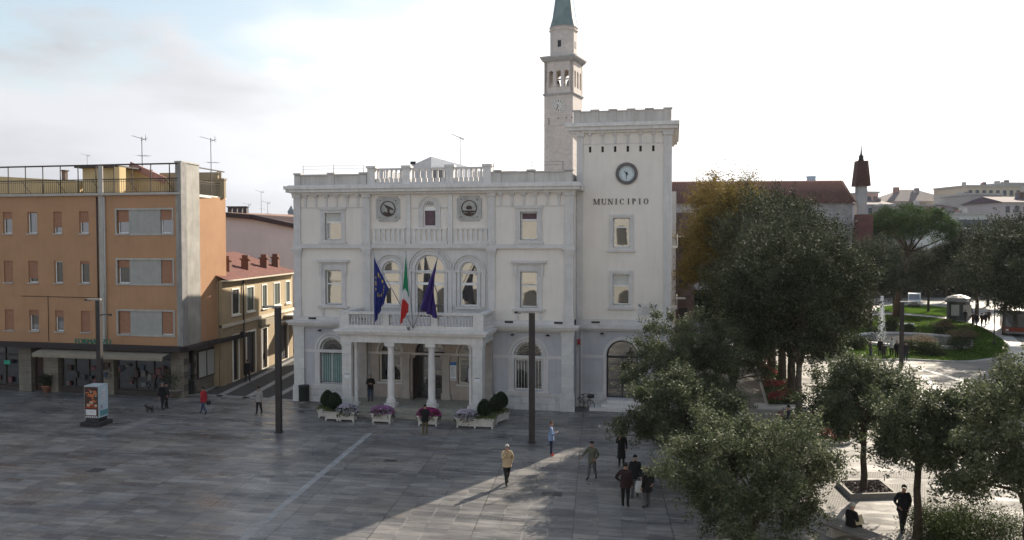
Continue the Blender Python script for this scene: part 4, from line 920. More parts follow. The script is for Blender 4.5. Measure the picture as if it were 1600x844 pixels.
# far end of the lane: shade sail / awning and a dark block
q=MB(); q.box(13.0,19,-3.4,-.05,4.0,4.12); e_=q.build('lane_awning',mat('white_canvas',(.75,.74,.70),.8,.04)); e_.matrix_world=YM; tag(e_,'white flat awning across the end of the lane','awning')
q=MB(); [q.tube([(x,-3.3,0),(x,-3.3,4.0)],.05,6) for x in (13.2,18.8)]; q.build('awning_post',iron,e_)
lb=MB(); lb.box(-24,-11,96,104,0,6.5); lb.build('lane_end_house',mat('dim_render',(.22,.20,.19),.9,.1),label='low dim house closing the far end of the lane',cat='house')

# ---------------------------------------------------------------- pink house behind
pk=empty('pink_house','pale pink windowless gable wall with dark verge and brown roof behind the red roofs','house',M=frame(-33,84,4))
pinkm=mat('pink_render',(.60,.555,.555),.9,.04,.4,streak=.12)
MB().prism([(0,0),(13.5,0),(13.5,11.75),(6.9,13.15),(4.0,13.45),(0,12.6)],0,14).build('gable_wall',pinkm,pk)
vg=MB(); 
for a,b_ in (((-.5,12.55),(4.0,13.55)),((4.0,13.55),(7.2,13.25)),((7.0,13.3),(14,11.85))): vg.bar((a[0],-.2,a[1]),(b_[0],-.2,b_[1]),.7,.45)
vg.build('verge',plain('verge_dark',(.045,.03,.035)),pk)
r2=MB(); r2.add([(4.0,-.4,13.78),(14,-.4,12.05),(16.5,14,12.75),(6.0,14,14.0),(-.5,-.4,12.75),(-.5,14,12.8)],[(0,1,2,3),(4,0,3,5)]); r2.build('roof',mat('brown_tiles',(.26,.16,.12),.9,.12,3),pk)
q=MB()
for k in range(4): q.box(3.2+k*.55,3.55+k*.55,3,3.5,13.4,14.4)
q.box(3.1,5.3,2.9,3.6,14.4,14.5); q.build('chimney_stack',plain('stack_dark',(.07,.06,.07)),pk)
q=MB(); q.lathe([(.8,0),(.85,.3),(.8,.6),(.6,.9),(.75,1.2),(.5,1.6),(.1,2.3)],(0,0,0),10); 
o=q.build('roof_turret',plain('turret_grey',(.25,.26,.28))); o.location=((456-800)/FX*150,150,15.0); tag(o,'small grey turret peeping beside the left corner of the town hall','turret')
MB().lathe([(.7,-15),(.7,0)],(0,0,0),8).build('turret_shaft',MC['turret_grey'],o)

# ---------------------------------------------------------------- bell tower
bd=132.; bx_=(880-800)/FX*bd
BT=frame(bx_,bd,23); bt=empty('bell_tower','tall pale stone bell tower with arched belfry, clock and green spire behind the town hall','bell tower',M=BT)
bs=brickmat('campanile_stone',(.56,.51,.47),(.63,.57,.53),(.44,.40,.37),.7,.35,.01,bump=.2,var=.14)
hw=2.36
def zt(y): return CAMH+(378-y)/FX*bd
zb0,zb1=zt(152),zt(103)
MB().box(-hw,hw,-hw,hw,0,zb0-.2).build('shaft',bs,bt)
wz0,wz1=zt(142),zt(118)
bf=MB()
for k in range(4):
    bf.M=Matrix.Rotation(R(90*k),4,'Z')
    bf.wall(rect(-hw,hw,zb0,zb1),[arch(c,.38,wz0,wz1-.2,10) for c in (-1.28,0,1.28)],-hw,-hw+.5)
bf.M=None; bf.box(-hw+.1,hw-.1,-hw+.1,hw-.1,zb0-.1,wz0-.4); bf.box(-hw+.1,hw-.1,-hw+.1,hw-.1,zb1-.5,zb1)
bf=bf.build('belfry',bs,bt)
for x in (-.9,.9):
    MB().lathe([(.5,0),(.46,.08),(.36,.35),(.3,.7),(.2,.9),(.03,1.0)],(x,0,wz0+.5),12).build('bell',bronze,bf)
q=MB(); 
for x in (-1.28,0,1.28): 
    for dx in (-.2,0,.2): q.box(x+dx-.03,x+dx+.03,-hw+.1,-hw+.16,wz0,wz0+.5)
q.box(-1.8,1.8,-.1,.1,wz0+1.55,wz0+1.75); q.build('belfry_rail',stone,bf)
c=MB(); 
for z,e in ((zb0-.2,.12),(zb0-.05,.2),(zb1,.1),(zb1+.15,.28),(zb1+.35,.42),(zb1+.6,.55)): c.box(-hw-e,hw+e,-hw-e,hw+e,z,z+(.15 if z<zb1 else .25))
c.build('cornice',stone_rel,bt)
dz0=zb1+.85; dz1=zt(48)
m=MB(); m.lathe([(2.35,0),(2.35,.4),(2.12,.5),(2.12,dz1-dz0-.7),(2.3,dz1-dz0-.5),(2.3,dz1-dz0-.35),(2.15,dz1-dz0-.3),(2.2,dz1-dz0-.1),(2.35,dz1-dz0)],(0,0,dz0),8,rot=R(22.5),smooth=False); dr=m.build('drum',bs,bt)
for a in (-90,0): 
    m=MB(); m.M=Matrix.Rotation(R(a+90),4,'Z'); m.box(-.28,.28,-2.0,-1.955,zt(80),zt(70)); m.build('drum_window',iron,dr)
m=MB(); m.lathe([(2.2,0),(1.75,1.6),(.06,13.5)],(0,0,dz1),8,rot=R(22.5),smooth=False); m.build('spire',mat('copper_green',(.20,.265,.265),.7,.15,.8,streak=.3),bt)
m=MB(); m.tube([(2.4,-.5,dz1),(1.9,-.5,dz1+3),(.1,0,dz1+13)],.03,4); m.build('lightning_wire',iron,bt)
ck=MB(); cz=zt(170); ck.disc(0,cz,.98,-hw-.03,28); ck=ck.build('clock',mat('dial_stone',(.66,.64,.60),.8,.05),bt)
m=MB()
for k in range(12):
    a=R(30*k); m.bar((.62*math.sin(a),-hw-.06,cz+.62*math.cos(a)),(.88*math.sin(a),-hw-.06,cz+.88*math.cos(a)),.11,.04)
m.bar((0,-hw-.08,cz),(-.42*math.sin(R(50)),-hw-.08,cz+.42*math.cos(R(50))),.1,.04); m.bar((0,-hw-.1,cz),(-.75*math.sin(R(28)),-hw-.1,cz-.75*math.cos(R(28))),.09,.04); m.build('clock_marks',iron,ck)
m=MB()
for x in (-1.6,-.0,1.3,2.2): m.box(x-.1,x+.1,-hw-.03,-hw+.01,zt(190),zt(188)-.05)
m.box(-1.62,-1.5,-hw-.03,-hw+.01,zt(199),zt(191)); m.build('slit_window',iron,bt)
MB().box(-hw-.06,hw+.06,-hw-.06,hw+.06,zt(200),zt(199)-.02).build('string_course',bs,bt)

# ---------------------------------------------------------------- church with long tiled roof
cd=118.
def X_(px,d): return (px-800)/FX*d
def Z_(py,d): return CAMH+(378-py)/FX*d
FC=frame(X_(1040,cd),cd,5); ch=empty('church','long stone church with red pantile roof and a small square turret behind the trees','church',M=FC)
L_=(1322-1040)/FX*cd; 
MB().box(0,L_,0,12,0,Z_(317,cd)).build('nave_wall',brickmat('church_stone',(.34,.32,.32),(.42,.40,.39),(.25,.24,.24),.6,.3,.012),ch)
rt=mat('pantiles',(.15,.075,.06),.9,.15,3)
r_=MB(); ze,zr=Z_(318,cd),Z_(291,cd); r_.add([(-1,-.6,ze),(L_+.3,-.6,ze),(L_+.3,5.5,zr+1.0),(-1,5.5,zr+1.0),(L_+.3,12.6,ze),(-1,12.6,ze)],[(0,1,2,3),(3,2,4,5)])
n=90
for k in range(n):
    x=-1+(L_+1.3)*k/n; r_.tube([(x,-.62,ze+.03),(x,5.5,zr+1.03)],.07,4)
r_.build('roof',rt,ch)
for k in range(5):
    x=2+k*5; m=MB(); m.add([(p[0],-.02,p[1]) for p in arch(x,.6,Z_(345,cd)-2,Z_(345,cd),8)],[tuple(range(11))]); m.ring(x,Z_(345,cd),.6,.8,-.08,.02); m.build('window',stone_rel,ch)
tdx=L_+.9
MB().box(tdx-.4,tdx+.8,-.7,.6,0,Z_(288,cd)).build('turret_wall',mat('turret_stone',(.40,.38,.37),.9,.08,1),ch)
m=MB(); zt0=Z_(290,cd)-.3; zt1=Z_(255,cd); m.add([(tdx-.8,-1.0,zt0),(tdx+1.15,-1.0,zt0),(tdx+1.15,1.0,zt0),(tdx-.8,1.0,zt0),(tdx-.5,-.7,zt1),(tdx+.85,-.7,zt1),(tdx+.85,.7,zt1),(tdx-.5,.7,zt1)],[(0,1,5,4),(1,2,6,5),(2,3,7,6),(3,0,4,7),(4,5,6,7)])
for k in range(9):
    t=k/8; m.tube([(tdx-.8+1.95*t,-1.03,zt0),(tdx-.5+1.35*t,-.73,zt1)],.05,4)
m.build('turret_roof',mat('turret_tiles',(.12,.065,.055),.9,.15,3),ch)
MB().lathe([(.4,0),(.3,.5),(.36,.6),(.12,1.0),(.03,2.2)],(tdx+.2,.1,zt1),8).build('finial',iron,ch)
MB().box(tdx-.9,tdx+.9,-3,-.8,0,Z_(337,cd)).build('annex',mat('brick_dull',(.16,.07,.065),.9,.15,2),ch)
# narrow building between tower and church
nb=empty('side_house','narrow grey brick house seen between the clock tower and the yellow tree','house',M=frame(X_(1046,88),88,4))
MB().box(-3,2.6,0,9,0,Z_(300,88)-2.2).build('brick_wall',mat('brick_grey',(.15,.11,.11),.9,.2,1.5),nb)
MB().box(-3,.6,-.6,0,0,Z_(300,88)).build('pale_wall',mat('pale_wall',(.5,.48,.46),.9,.05,1),nb)
for z in (2,6,9.5): MB().box(1.0,1.9,-.06,.0,z,z+1.8).build('window',iron,nb)
for z in (4.8,11.3): MB().box(.2,1.6,-1.0,0,z,z+.15).build('balcony',stone,nb)

# ---------------------------------------------------------------- distant town on the right
def block(name,label,px0,px1,py,d,col,roof=None,depth=16,rows=2,rcol=(.2,.13,.11),wn=0,hip=0,ang=-6):
    x0,x1=X_(px0,d),X_(px1,d); z=Z_(py,d); e_=empty(name,label,'building','far town buildings beyond the park',M=frame(x0,d,ang))
    w_=(x1-x0)/math.cos(R(ang)); zw=z-(roof or 0)
    MB().box(0,w_,0,depth,0,zw).build('wall',mat('far_'+str(col),col,.9,.06,.15,streak=.1),e_)
    if roof:
        m=MB(); m.add([(-.5,-.5,zw),(w_+.5,-.5,zw),(w_+.5,depth+.5,zw),(-.5,depth+.5,zw),(hip,depth/2,z),(w_-hip,depth/2,z)],[(0,1,5,4),(1,2,5),(2,3,4,5),(3,0,4)]); m.build('roof',mat('far_roof_'+str(rcol),rcol,.9,.1,.5),e_)
    else: MB().box(-.3,w_+.3,-.3,depth,zw,zw+.5).build('parapet',stone_rel,e_)
    rr=random.Random(int(px0*7+py))
    for k in range(rr.randrange(2,5)):
        x=rr.uniform(.1,.9)*w_; hh=rr.uniform(.8,2.0); ww_=rr.uniform(.5,1.6); MB().box(x-ww_/2,x+ww_/2,depth*.35,depth*.35+1.2,zw-.2,(z if not roof else zw+roof*.7)+hh).build('chimney',mat('far_stack'+str(k%3),((.30,.20,.17),(.42,.40,.38),(.20,.19,.20))[k%3],.9,.1,1),e_)
    for r in range(rows):
        for k in range(wn):
            x=(k+.5)*w_/wn; MB().box(x-.55,x+.55,-.06,.05,zw-2.6-3.4*r,zw-1.0-3.4*r).build('window',plain('far_window',(.10,.11,.13)),e_)
    return e_
block('town_building','wide hipped roof building with a row of small windows and a tall mast',1386,1502,294,262,(.40,.38,.38),roof=4.2,wn=14,hip=9,rcol=(.17,.145,.145),rows=3)
block('town_building','low dark roofed building left of the umbrella pine',1342,1400,311,240,(.42,.40,.42),roof=1.6,wn=5,rcol=(.16,.14,.14))
block('town_building','small pink block with a chimney left of the wide hipped roof',1352,1372,302,250,(.52,.33,.29),wn=2,rows=1)
block('town_building','long cream building on the far right with flat roof huts',1509,1600,292,245,(.50,.45,.36),wn=8)
block('town_building','blank grey wall building in front of the long cream one',1514,1567,305,225,(.40,.38,.36))
block('town_building','flat roofed hut on top of the long cream building',1567,1610,288,252,(.48,.46,.43),wn=3)
block('town_building','building with dark purple roof at the right edge',1566,1640,305,210,(.44,.40,.40),roof=1.8,wn=5,rcol=(.10,.075,.09))
block('town_building','brown tiled low house right of the umbrella pine',1484,1520,318,230,(.42,.35,.34),roof=1.3,wn=3,rcol=(.20,.12,.12))
block('town_building','grey gabled house behind the umbrella pine',1470,1500,326,215,(.36,.35,.37),roof=2.0,wn=2)
block('town_building','long pale veranda building low behind the right trees',1498,1545,336,180,(.62,.62,.60),wn=6,rows=1)
block('town_building','plain grey building under the wide hipped roof',1380,1490,322,235,(.36,.33,.34),wn=6,rows=1)
e_=antenna(X_(1437,255),255,Z_(295,255),8.3,'very tall thin mast on the wide hipped roof',0,0,.6)
wt=empty('water_tank','round pale water tank above the church roof','water tank',M=Matrix.Translation((X_(1266,200),200,0)))
MB().lathe([(1.2,Z_(289,200)),(1.25,Z_(286,200)),(1.0,Z_(280,200)),(1.2,Z_(276,200))],n=12).build('tank',plain('tank_blue',(.45,.52,.60)),wt)
MB().lathe([(.8,0),(.8,Z_(289,200))],n=8).build('shaft',stone,wt)

# ---------------------------------------------------------------- building the photographer stands in (seen only in window glass)
vb=empty('facing_palace','cream palace across the square whose front mirrors in the town hall windows','palace',M=frame(0,-2.2,-0))
crm=mat('palace_cream',(.50,.48,.43),.9,.05,.5,streak=.1)
ww=[]
for k in range(-10,11):
    for z in (1.2,6.2,10.4): 
        if random.random()<.18: continue
        if z>6: c_=k*4.4+2.2+random.uniform(-.9,.9); ww.append(arch(c_,.75,z,z+1.9,8) if random.random()<.5 else rect(c_-.6,c_+.6,z,z+random.uniform(1.8,2.8)))
        else: ww.append(arch(k*4.4+2.2,1.3,0.1,3.0,8))
vw=MB(); vw.M=Matrix.Rotation(R(180),4,'Z'); vw.wall(rect(-52,52,0,15.5),ww,0,.35); vw.box(-52,52,-.5,0,15.5,16.0); vw.box(-52,52,-.2,0,5.0,5.4); vw.build('front_wall',crm,vb)
vw=MB(); vw.M=Matrix.Rotation(R(180),4,'Z'); vw.box(-52,52,.36,10,0,15.4); vw.build('dark_rooms',plain('room_dark',(.05,.05,.05)),vb)
# ---------------------------------------------------------------- vegetation
def leafmesh(name,cent,size,mats,asp=.45,up=.35,midx=None):
    """one rhombus leaf per centre"""
    n=len(cent); d=rng.normal(size=(n,3)); d/=np.linalg.norm(d,axis=1)[:,None]
    nr=rng.normal(size=(n,3)); nr[:,2]+=up*2; nr-= (nr*d).sum(1)[:,None]*d; nr/=np.linalg.norm(nr,axis=1)[:,None]+1e-9
    s=np.cross(d,nr); L=size*rng.uniform(.7,1.3,n)[:,None]; Wd=L*asp
    v=np.empty((n,4,3),dtype=np.float32); v[:,0]=cent-d*L*.5; v[:,1]=cent+s*Wd*.5+nr*L*.08; v[:,2]=cent+d*L*.5; v[:,3]=cent-s*Wd*.5+nr*L*.08
    me=bpy.data.meshes.new(name); me.vertices.add(n*4); me.vertices.foreach_set('co',v.ravel())
    me.loops.add(n*4); me.loops.foreach_set('vertex_index',np.arange(n*4,dtype=np.int32))
    me.polygons.add(n); me.polygons.foreach_set('loop_start',np.arange(0,n*4,4,dtype=np.int32)); me.polygons.foreach_set('loop_total',np.full(n,4,dtype=np.int32))
    for m in (mats if isinstance(mats,(list,tuple)) else [mats]): me.materials.append(m)
    if midx is not None: me.polygons.foreach_set('material_index',midx.astype(np.int32))
    me.update(calc_edges=True); return me
def mkobj(name,me,parent=None,**k):
    o=bpy.data.objects.new(name,me); COL.objects.link(o)
    if parent is not None: o.parent=parent
    return tag(o,**k)
def clumps(n,rx,ry,rz,cz,inner=.45,bump=.16,flat=-.6):
    c=[]
    ph=rng.uniform(0,6.28,8)
    while len(c)<n:
        d=rng.normal(size=3); d/=np.linalg.norm(d)
        if d[2]<flat: continue
        az=math.atan2(d[1],d[0]); b=1+bump*(math.sin(az*2+ph[0]+d[2]*2)+.8*math.sin(az*3+ph[1]-d[2]*3)+.6*math.sin(az*5+ph[2]+d[2]*5))
        r=(inner**3+(1-inner**3)*rng.random())**(1/3.)*b
        c.append((d[0]*rx*r,d[1]*ry*r,cz+d[2]*rz*r))
    return np.array(c)
def tree_proto(rx,ry,rz,cz,ncl,nleaf,leaf,mats,trunk_r,trunk_h,inner=.45,bump=.14,cr=.45,lean=(0,0),bark=None,flat=-.6,asp=.45,forks=7,sub=3,spiky=0.):
    c=clumps(ncl,rx,ry,rz,cz,inner,bump,flat)
    k=rng.integers(0,ncl,nleaf); g=rng.normal(size=(nleaf,3))
    rr=cr*rng.uniform(.6,1.4,ncl)[k][:,None]
    off=g/np.linalg.norm(g,axis=1)[:,None]*(rng.random(nleaf)**.5)[:,None]*rr*np.array([1.15,1.15,.8])
    if spiky: # upright sprays
        off[:,2]+=np.abs(rng.normal(size=nleaf))*spiky*rng.random(ncl)[k]
    p=c[k]+off
    # twig sprays poking out of the outline
    m=int(nleaf*.10); kk=rng.integers(0,ncl,m); dirs=c[kk]-np.array([0,0,cz]); dirs/=np.linalg.norm(dirs,axis=1)[:,None]+1e-6
    q=c[kk]+dirs*rr[:1]*0+dirs*(cr*rng.uniform(.8,1.9,m))[:,None]+rng.normal(size=(m,3))*leaf*.6
    p=np.vstack([p,q])
    me=leafmesh('crown',p,leaf,mats,asp)
    t=MB(); top=Vector((lean[0],lean[1],trunk_h))
    t.tube([(0,0,-.1),(0,0,.15),(lean[0]*.3+.03,lean[1]*.3,trunk_h*.35),(lean[0]*.65-.02,lean[1]*.65+.03,trunk_h*.7),tuple(top)],[trunk_r*1.5,trunk_r*1.1,trunk_r,trunk_r*.9,trunk_r*.8],9)
    idx=rng.choice(ncl,min(ncl,forks*sub),replace=False)
    for i in range(forks):
        grp=[Vector(c[j]) for j in idx[i::forks]]
        if not grp: continue
        mid=sum(grp,Vector())/len(grp); mid=top.lerp(mid,.5); mid.z=max(mid.z,trunk_h*.9)
        t.tube([tuple(top-Vector((0,0,.2))),tuple(top.lerp(mid,.5)+Vector((.05,.04,.06))),tuple(mid)],[trunk_r*.62,trunk_r*.45,trunk_r*.34],6)
        for e in grp: t.tube([tuple(mid),tuple(mid.lerp(e,.5)+Vector((0,0,.08))),tuple(e)],[trunk_r*.3,trunk_r*.2,trunk_r*.07],5)
    return me,t
bark=mat('bark',(.07,.055,.042),.95,.25,6,bump=.6,bscale=25)
bark_l=mat('bark_light',(.12,.10,.08),.95,.25,6,bump=.6,bscale=25)
lf_oak=leafmat('holm_oak_leaf',(.036,.050,.024),(.105,.124,.066),(.20,.21,.15),rough=.68,spec=.28,trans=.32)
lf_dark=leafmat('dark_ilex_leaf',(.016,.023,.011),(.058,.068,.038),(.13,.14,.10),rough=.8,spec=.15,trans=.12)
lf_mid=leafmat('mid_leaf',(.030,.040,.022),(.075,.088,.055),(.13,.14,.10),rough=.8,spec=.15,trans=.15)
lf_yel=leafmat('autumn_leaf',(.11,.078,.02),(.19,.14,.036),(.09,.09,.03),rough=.7,spec=.2,trans=.35)
lf_ygr=leafmat('turning_leaf',(.07,.065,.018),(.13,.11,.03),(.22,.14,.03),rough=.7,spec=.2,trans=.3)
lf_pine=leafmat('pine_needles',(.028,.060,.018),(.060,.110,.030),(.09,.13,.04),rough=.7,spec=.2,trans=.2)
def place_tree(name,me,trunk,x,y,rot,label,group,cat='tree',bk=bark,sc=1.,z=0.,scz=None):
    e=empty(name,label,cat,group,M=Matrix.Translation((x,y,z))@Matrix.Rotation(R(rot),4,'Z')@Matrix.Diagonal((sc,sc,scz or sc,1)))
    mkobj('crown',me,e)
    if isinstance(trunk,MB): o=trunk.build('trunk',bk,e); return e,o.data
    mkobj('trunk',trunk,e); return e,trunk
# six standards at the edge of the square
gO='round holm oaks planted around the square'
def oak(x,y,rx,rz,cz,trunk_h,nl,label,leaf=.13,ncl=150,bump=.13,rot=0,ry=None,lm=None,tr=.14,cr=.42):
    me,t=tree_proto(rx,ry or rx,rz,cz,ncl,nl,leaf,lm or lf_oak,tr,trunk_h,inner=.35,bump=bump,cr=cr,bark=bark,flat=-.75,spiky=.25)
    return place_tree('holm_oak',me,t,x,y,rot,label,gO)
oak(9.3,45.5,3.0,2.6,4.0,1.6,42000,'round olive green holm oak directly in front of the clock tower corner')
oak(13.2,49.5,1.8,2.0,4.1,1.7,20000,'small grey green holm oak tucked behind the one at the tower corner',ncl=80)
oak(7.6,36.8,2.85,1.8,3.0,1.2,40000,'low middle holm oak between the tower corner one and the big front one')
oak(8.35,28.6,2.85,2.15,2.45,.8,60000,'largest and nearest holm oak at the bottom centre beside the four standing men',ncl=200,leaf=.11,bump=.15)
oak(15.13,35.49,2.45,1.75,3.8,2.2,38000,'neat round holm oak rising from the raised square tree bed')
oak(14.75,29.95,1.4,1.55,3.7,2.5,22000,'narrow holm oak with dark bare trunk behind the walking man in dark shirt',ncl=90)
oak(17.3,27.6,2.9,2.8,4.0,1.5,58000,'big spreading holm oak filling the bottom right corner',ncl=200,bump=.18)
# avenue of dark evergreen oaks
gA='dark evergreen trees along the avenue flower bed'
me_a,t_a=tree_proto(5.4,5.4,5.6,9.2,260,75000,.21,lf_dark,.36,4.0,inner=.4,bump=.12,cr=.95,flat=-.95,forks=8,spiky=.8)
me_b,t_b=tree_proto(5.0,5.0,5.4,9.0,240,68000,.21,lf_mid,.34,4.0,inner=.4,bump=.14,cr=.95,flat=-.95,forks=8,spiky=.8)
tm_a=tm_b=None
av=[(1236,628,'a'),(1222,603,'b'),(1206,588,'a'),(1196,573,'a'),(1187,562,'b'),(1180,550,'a')]
avl=['first dark avenue tree, with the thickest trunk, at the near end of the flower bed','second dark avenue tree along the flower bed, counted from the near end','third dark avenue tree along the flower bed, counted from the near end','fourth dark avenue tree along the flower bed, counted from the near end','fifth avenue tree, with grey green crown, along the flower bed','sixth avenue tree at the far end of the flower bed']
for i,(px,py,k) in enumerate(av):
    x,y=G(px,py)
    me,t=(me_a,tm_a or t_a) if k=='a' else (me_b,tm_b or t_b)
    e,tm=place_tree('evergreen_oak',me,t,x+.0,y,i*67,avl[i],gA,sc=(.80,.90,.90,.88,.86,.86)[i],scz=(.78,.87,.93,.97,1.0,1.02)[i])
    if k=='a': tm_a=tm
    else: tm_b=tm
me,t=tree_proto(3.8,3.8,3.4,7.5,190,56000,.17,lf_dark,.2,3.7,inner=.4,bump=.10,cr=.8,flat=-.95,forks=8,spiky=.4); place_tree('evergreen_oak',me,t,16.65,48.0,20,'dark tree with a slim pale trunk in the small bed in front of the avenue',gA,bk=bark_l)
# yellow tree
me,t=tree_proto(3.7,3.7,5.6,10.0,200,46000,.20,[lf_yel,lf_ygr,lf_dark],.3,4.0,inner=.4,bump=.12,cr=1.0,spiky=1.2)
n=len(me.polygons); cc_=np.empty(n*3,dtype=np.float32); me.polygons.foreach_get('center',cc_); cc_=cc_.reshape(-1,3)
v_=cc_[:,0]*.5-cc_[:,2]*.35+rng.normal(size=n)*1.6+3.3; me.polygons.foreach_set('material_index',np.where(v_<.4,0,np.where(v_<2.6,1,2)).astype(np.int32))
place_tree('autumn_tree',me,t,X_(1128,74),74,0,'tall tree turning golden yellow left of the dark avenue crowns','turning trees')
me2,t2=tree_proto(3.6,3.6,6.5,9.8,180,28000,.27,lf_ygr,.25,4.0,inner=.4,bump=.12,cr=1.0,spiky=1.5); place_tree('autumn_tree',me2,t2,X_(1168,92),93,40,'tall yellow green tree just behind the golden one','turning trees')
# umbrella pine
def pine(x,y,label,s=1.):
    c=[]; 
    for _ in range(380):
        a=rng.uniform(0,6.28); r=6.6*math.sqrt(rng.random()); z=11.2+5.0*(1-(r/6.9)**2)**.5-rng.random()*3.8*(1-.35*r/6.6); c.append((r*math.cos(a),r*math.sin(a),z))
    c=np.array(c); k=rng.integers(0,len(c),60000); g=rng.normal(size=(60000,3)); g/=np.linalg.norm(g,axis=1)[:,None]; p=c[k]+g*(rng.random(60000)**.5)[:,None]*np.array([.85,.85,.5])
    me=leafmesh('crown',p,.26,lf_pine,.22,up=.6); t=MB(); t.tube([(-1.8,0,-.1),(-1.2,0,4),(-.3,0,8),(0,0,10.2)],[.5,.4,.36,.3],9)
    for i in range(14):
        e=Vector(c[i*10]); m=Vector((0,0,9.6+rng.random()*1.5)).lerp(e,.5); m.z-=.3; t.tube([(0,0,9.0+rng.random()),tuple(m),tuple(e)],[.16,.09,.04],6)
    return place_tree('umbrella_pine',me,t,x,y,0,label,None,bk=mat('pine_bark',(.12,.08,.06),.95,.2,4),sc=s)
pine(X_(1420,118),118,'umbrella pine with flat rounded bright green crown and leaning trunk behind the lawn')
# mid and right masses
gP='trees of the park beyond the fountain'
me_c,t_c=tree_proto(4.8,4.8,4.6,8.3,190,46000,.25,lf_mid,.25,4.0,inner=.35,bump=.18,cr=1.0,spiky=.5)
me_d,t_d=tree_proto(5.2,5.2,4.8,8.0,190,48000,.25,lf_dark,.28,3.2,inner=.35,bump=.18,cr=1.05,spiky=.6)
pk_=[(1362,104,'c',.82,'grey green tree between the avenue crowns and the umbrella pine'),(1398,134,'d',.7,'small dark tree low behind the umbrella pine trunk'),
 (1452,128,'d',.72,'dark tree standing on the upper lawn right of the pine'),(1528,112,'d',.95,'dense dark tree behind the kiosk'),(1572,96,'c',.98,'tall grey green tree right of the kiosk'),
 (1612,84,'d',.98,'tall dark tree at the right edge behind the street'),(1640,66,'d',.93,'big dark tree leaning in from the right edge above the road'),(1320,118,'d',.95,'dark tree directly behind the avenue crowns'),
 (1545,140,'d',.85,'dark tree far down the street'),(1480,150,'c',.75,'pale tree at the back of the upper lawn'),(1425,160,'d',.75,'dark tree behind the parked white van'),(1380,158,'c',.75,'grey green tree at the far left end of the park')]
tmc=tmd=None
for i,(px,d,k,s,lb) in enumerate(pk_):
    me,t=(me_c,tmc or t_c) if k=='c' else (me_d,tmd or t_d)
    e,tm=place_tree('park_tree',me,t,X_(px,d),d,i*51,lb,gP,sc=s)
    if k=='c': tmc=tm
    else: tmd=tm
# hedge wall closing the park (reads as one mass)
c=np.column_stack([rng.uniform(40,125,60000),170+rng.normal(size=60000)*3,rng.random(60000)**.7*8.5]); mkobj('far_wood',leafmesh('far_wood',c,.6,lf_dark,.6),kind='stuff')
c=np.column_stack([rng.uniform(17,46,26000),113+rng.normal(size=26000)*1.2,rng.random(26000)*4.2]); mkobj('far_hedge',leafmesh('far_hedge',c,.4,lf_dark,.6),kind='stuff')
# ---------------------------------------------------------------- lawn, pool, beds
def smooth_poly(pts,n=6):
    out=[];m=len(pts)
    for i in range(m):
        p0,p1,p2,p3=[Vector(pts[(i+j-1)%m]) for j in range(4)]
        for k in range(n):
            t=k/n; out.append(tuple(.5*((2*p1)+(-p0+p2)*t+(2*p0-5*p1+4*p2-p3)*t*t+(-p0+3*p1-3*p2+p3)*t*t*t)))
    return out
lawn_px=[(1300,548),(1340,562),(1420,563),(1500,566),(1545,562),(1574,554),(1570,536),(1545,519),(1520,508),(1480,500),(1430,495),(1385,493),(1340,500),(1305,520)]
lawn=smooth_poly([G(*p) for p in lawn_px],6)
sheet('lawn',lawn,.10,grassm)
def kerb(name,pts,w=.18,h=.14,m=None):
    mb=MB(); n=len(pts); vs=[]
    for i in range(n):
        p=Vector(pts[i]); a=Vector(pts[i-1]); b=Vector(pts[(i+1)%n]); d=(b-a).normalized(); nn_=Vector((d.y,-d.x))*w
        vs+=[(p.x,p.y,-.01),(p.x,p.y,h),(p.x+nn_.x,p.y+nn_.y,h),(p.x+nn_.x,p.y+nn_.y,-.01)]
    mb.add(vs,[(i*4+k,i*4+k+1,((i+1)%n)*4+k+1,((i+1)%n)*4+k) for i in range(n) for k in range(3)])
    return mb.build(name,m or stone_rel,kind='structure')
kerb('lawn_kerb',lawn)
lawn2=smooth_poly([G(*p) for p in [(1372,488),(1400,489),(1440,493),(1482,496),(1484,486),(1478,481),(1440,478),(1395,478),(1372,482)]],4)
sheet('upper_lawn',lawn2,.10,grassm); kerb('upper_lawn_kerb',lawn2,.2)
# grass blades as ground cover
def in_poly(x,y,poly):
    ins=np.zeros(len(x),bool); n=len(poly)
    for i in range(n):
        x0,y0=poly[i]; x1,y1=poly[(i+1)%n]; c=((y0>y)!=(y1>y))&(x<(x1-x0)*(y-y0)/((y1-y0)+1e-12)+x0); ins^=c
    return ins
la=np.array(lawn); gx=rng.uniform(la[:,0].min(),la[:,0].max(),60000); gy=rng.uniform(la[:,1].min(),la[:,1].max(),60000); k=in_poly(gx,gy,lawn); gx,gy=gx[k],gy[k]
grl=leafmat('grass_blade',(.045,.085,.012),(.09,.155,.025),(.14,.20,.045),rough=.7,spec=.2,trans=.4)
mkobj('grass_tufts',leafmesh('grass_tufts',np.column_stack([gx,gy,np.full(len(gx),.13)]),.2,grl,.4),kind='stuff')
# pool
pc=(Vector(G(1425,535))); prx,pry=5.6,6.2
pool=[(pc.x+prx*math.cos(a)*(1+.12*math.sin(2*a)),pc.y+pry*math.sin(a)) for a in [2*math.pi*k/40 for k in range(40)]]
fn=empty('fountain','low oval pool with pale rim and one tall white water jet on the lawn','fountain')
rim=MB(); n=40
vs=[]
for (x,y) in pool:
    d=(Vector((x,y))-pc).normalized(); 
    for o_,z in ((0,0),(0,.42),(.45,.42),(.45,0)): vs.append((x+d.x*o_,y+d.y*o_,z))
rim.add(vs,[(i*4+k,i*4+k+1,((i+1)%n)*4+k+1,((i+1)%n)*4+k) for i in range(n) for k in range(3)]); rim.build('basin_rim',stone_w,fn)
wm_=bpy.data.materials.new('pool_water'); wm_.use_nodes=True; t_=wm_.node_tree; b_=t_.nodes['Principled BSDF']; b_.inputs['Base Color'].default_value=(.03,.045,.05,1); b_.inputs['Roughness'].default_value=.08
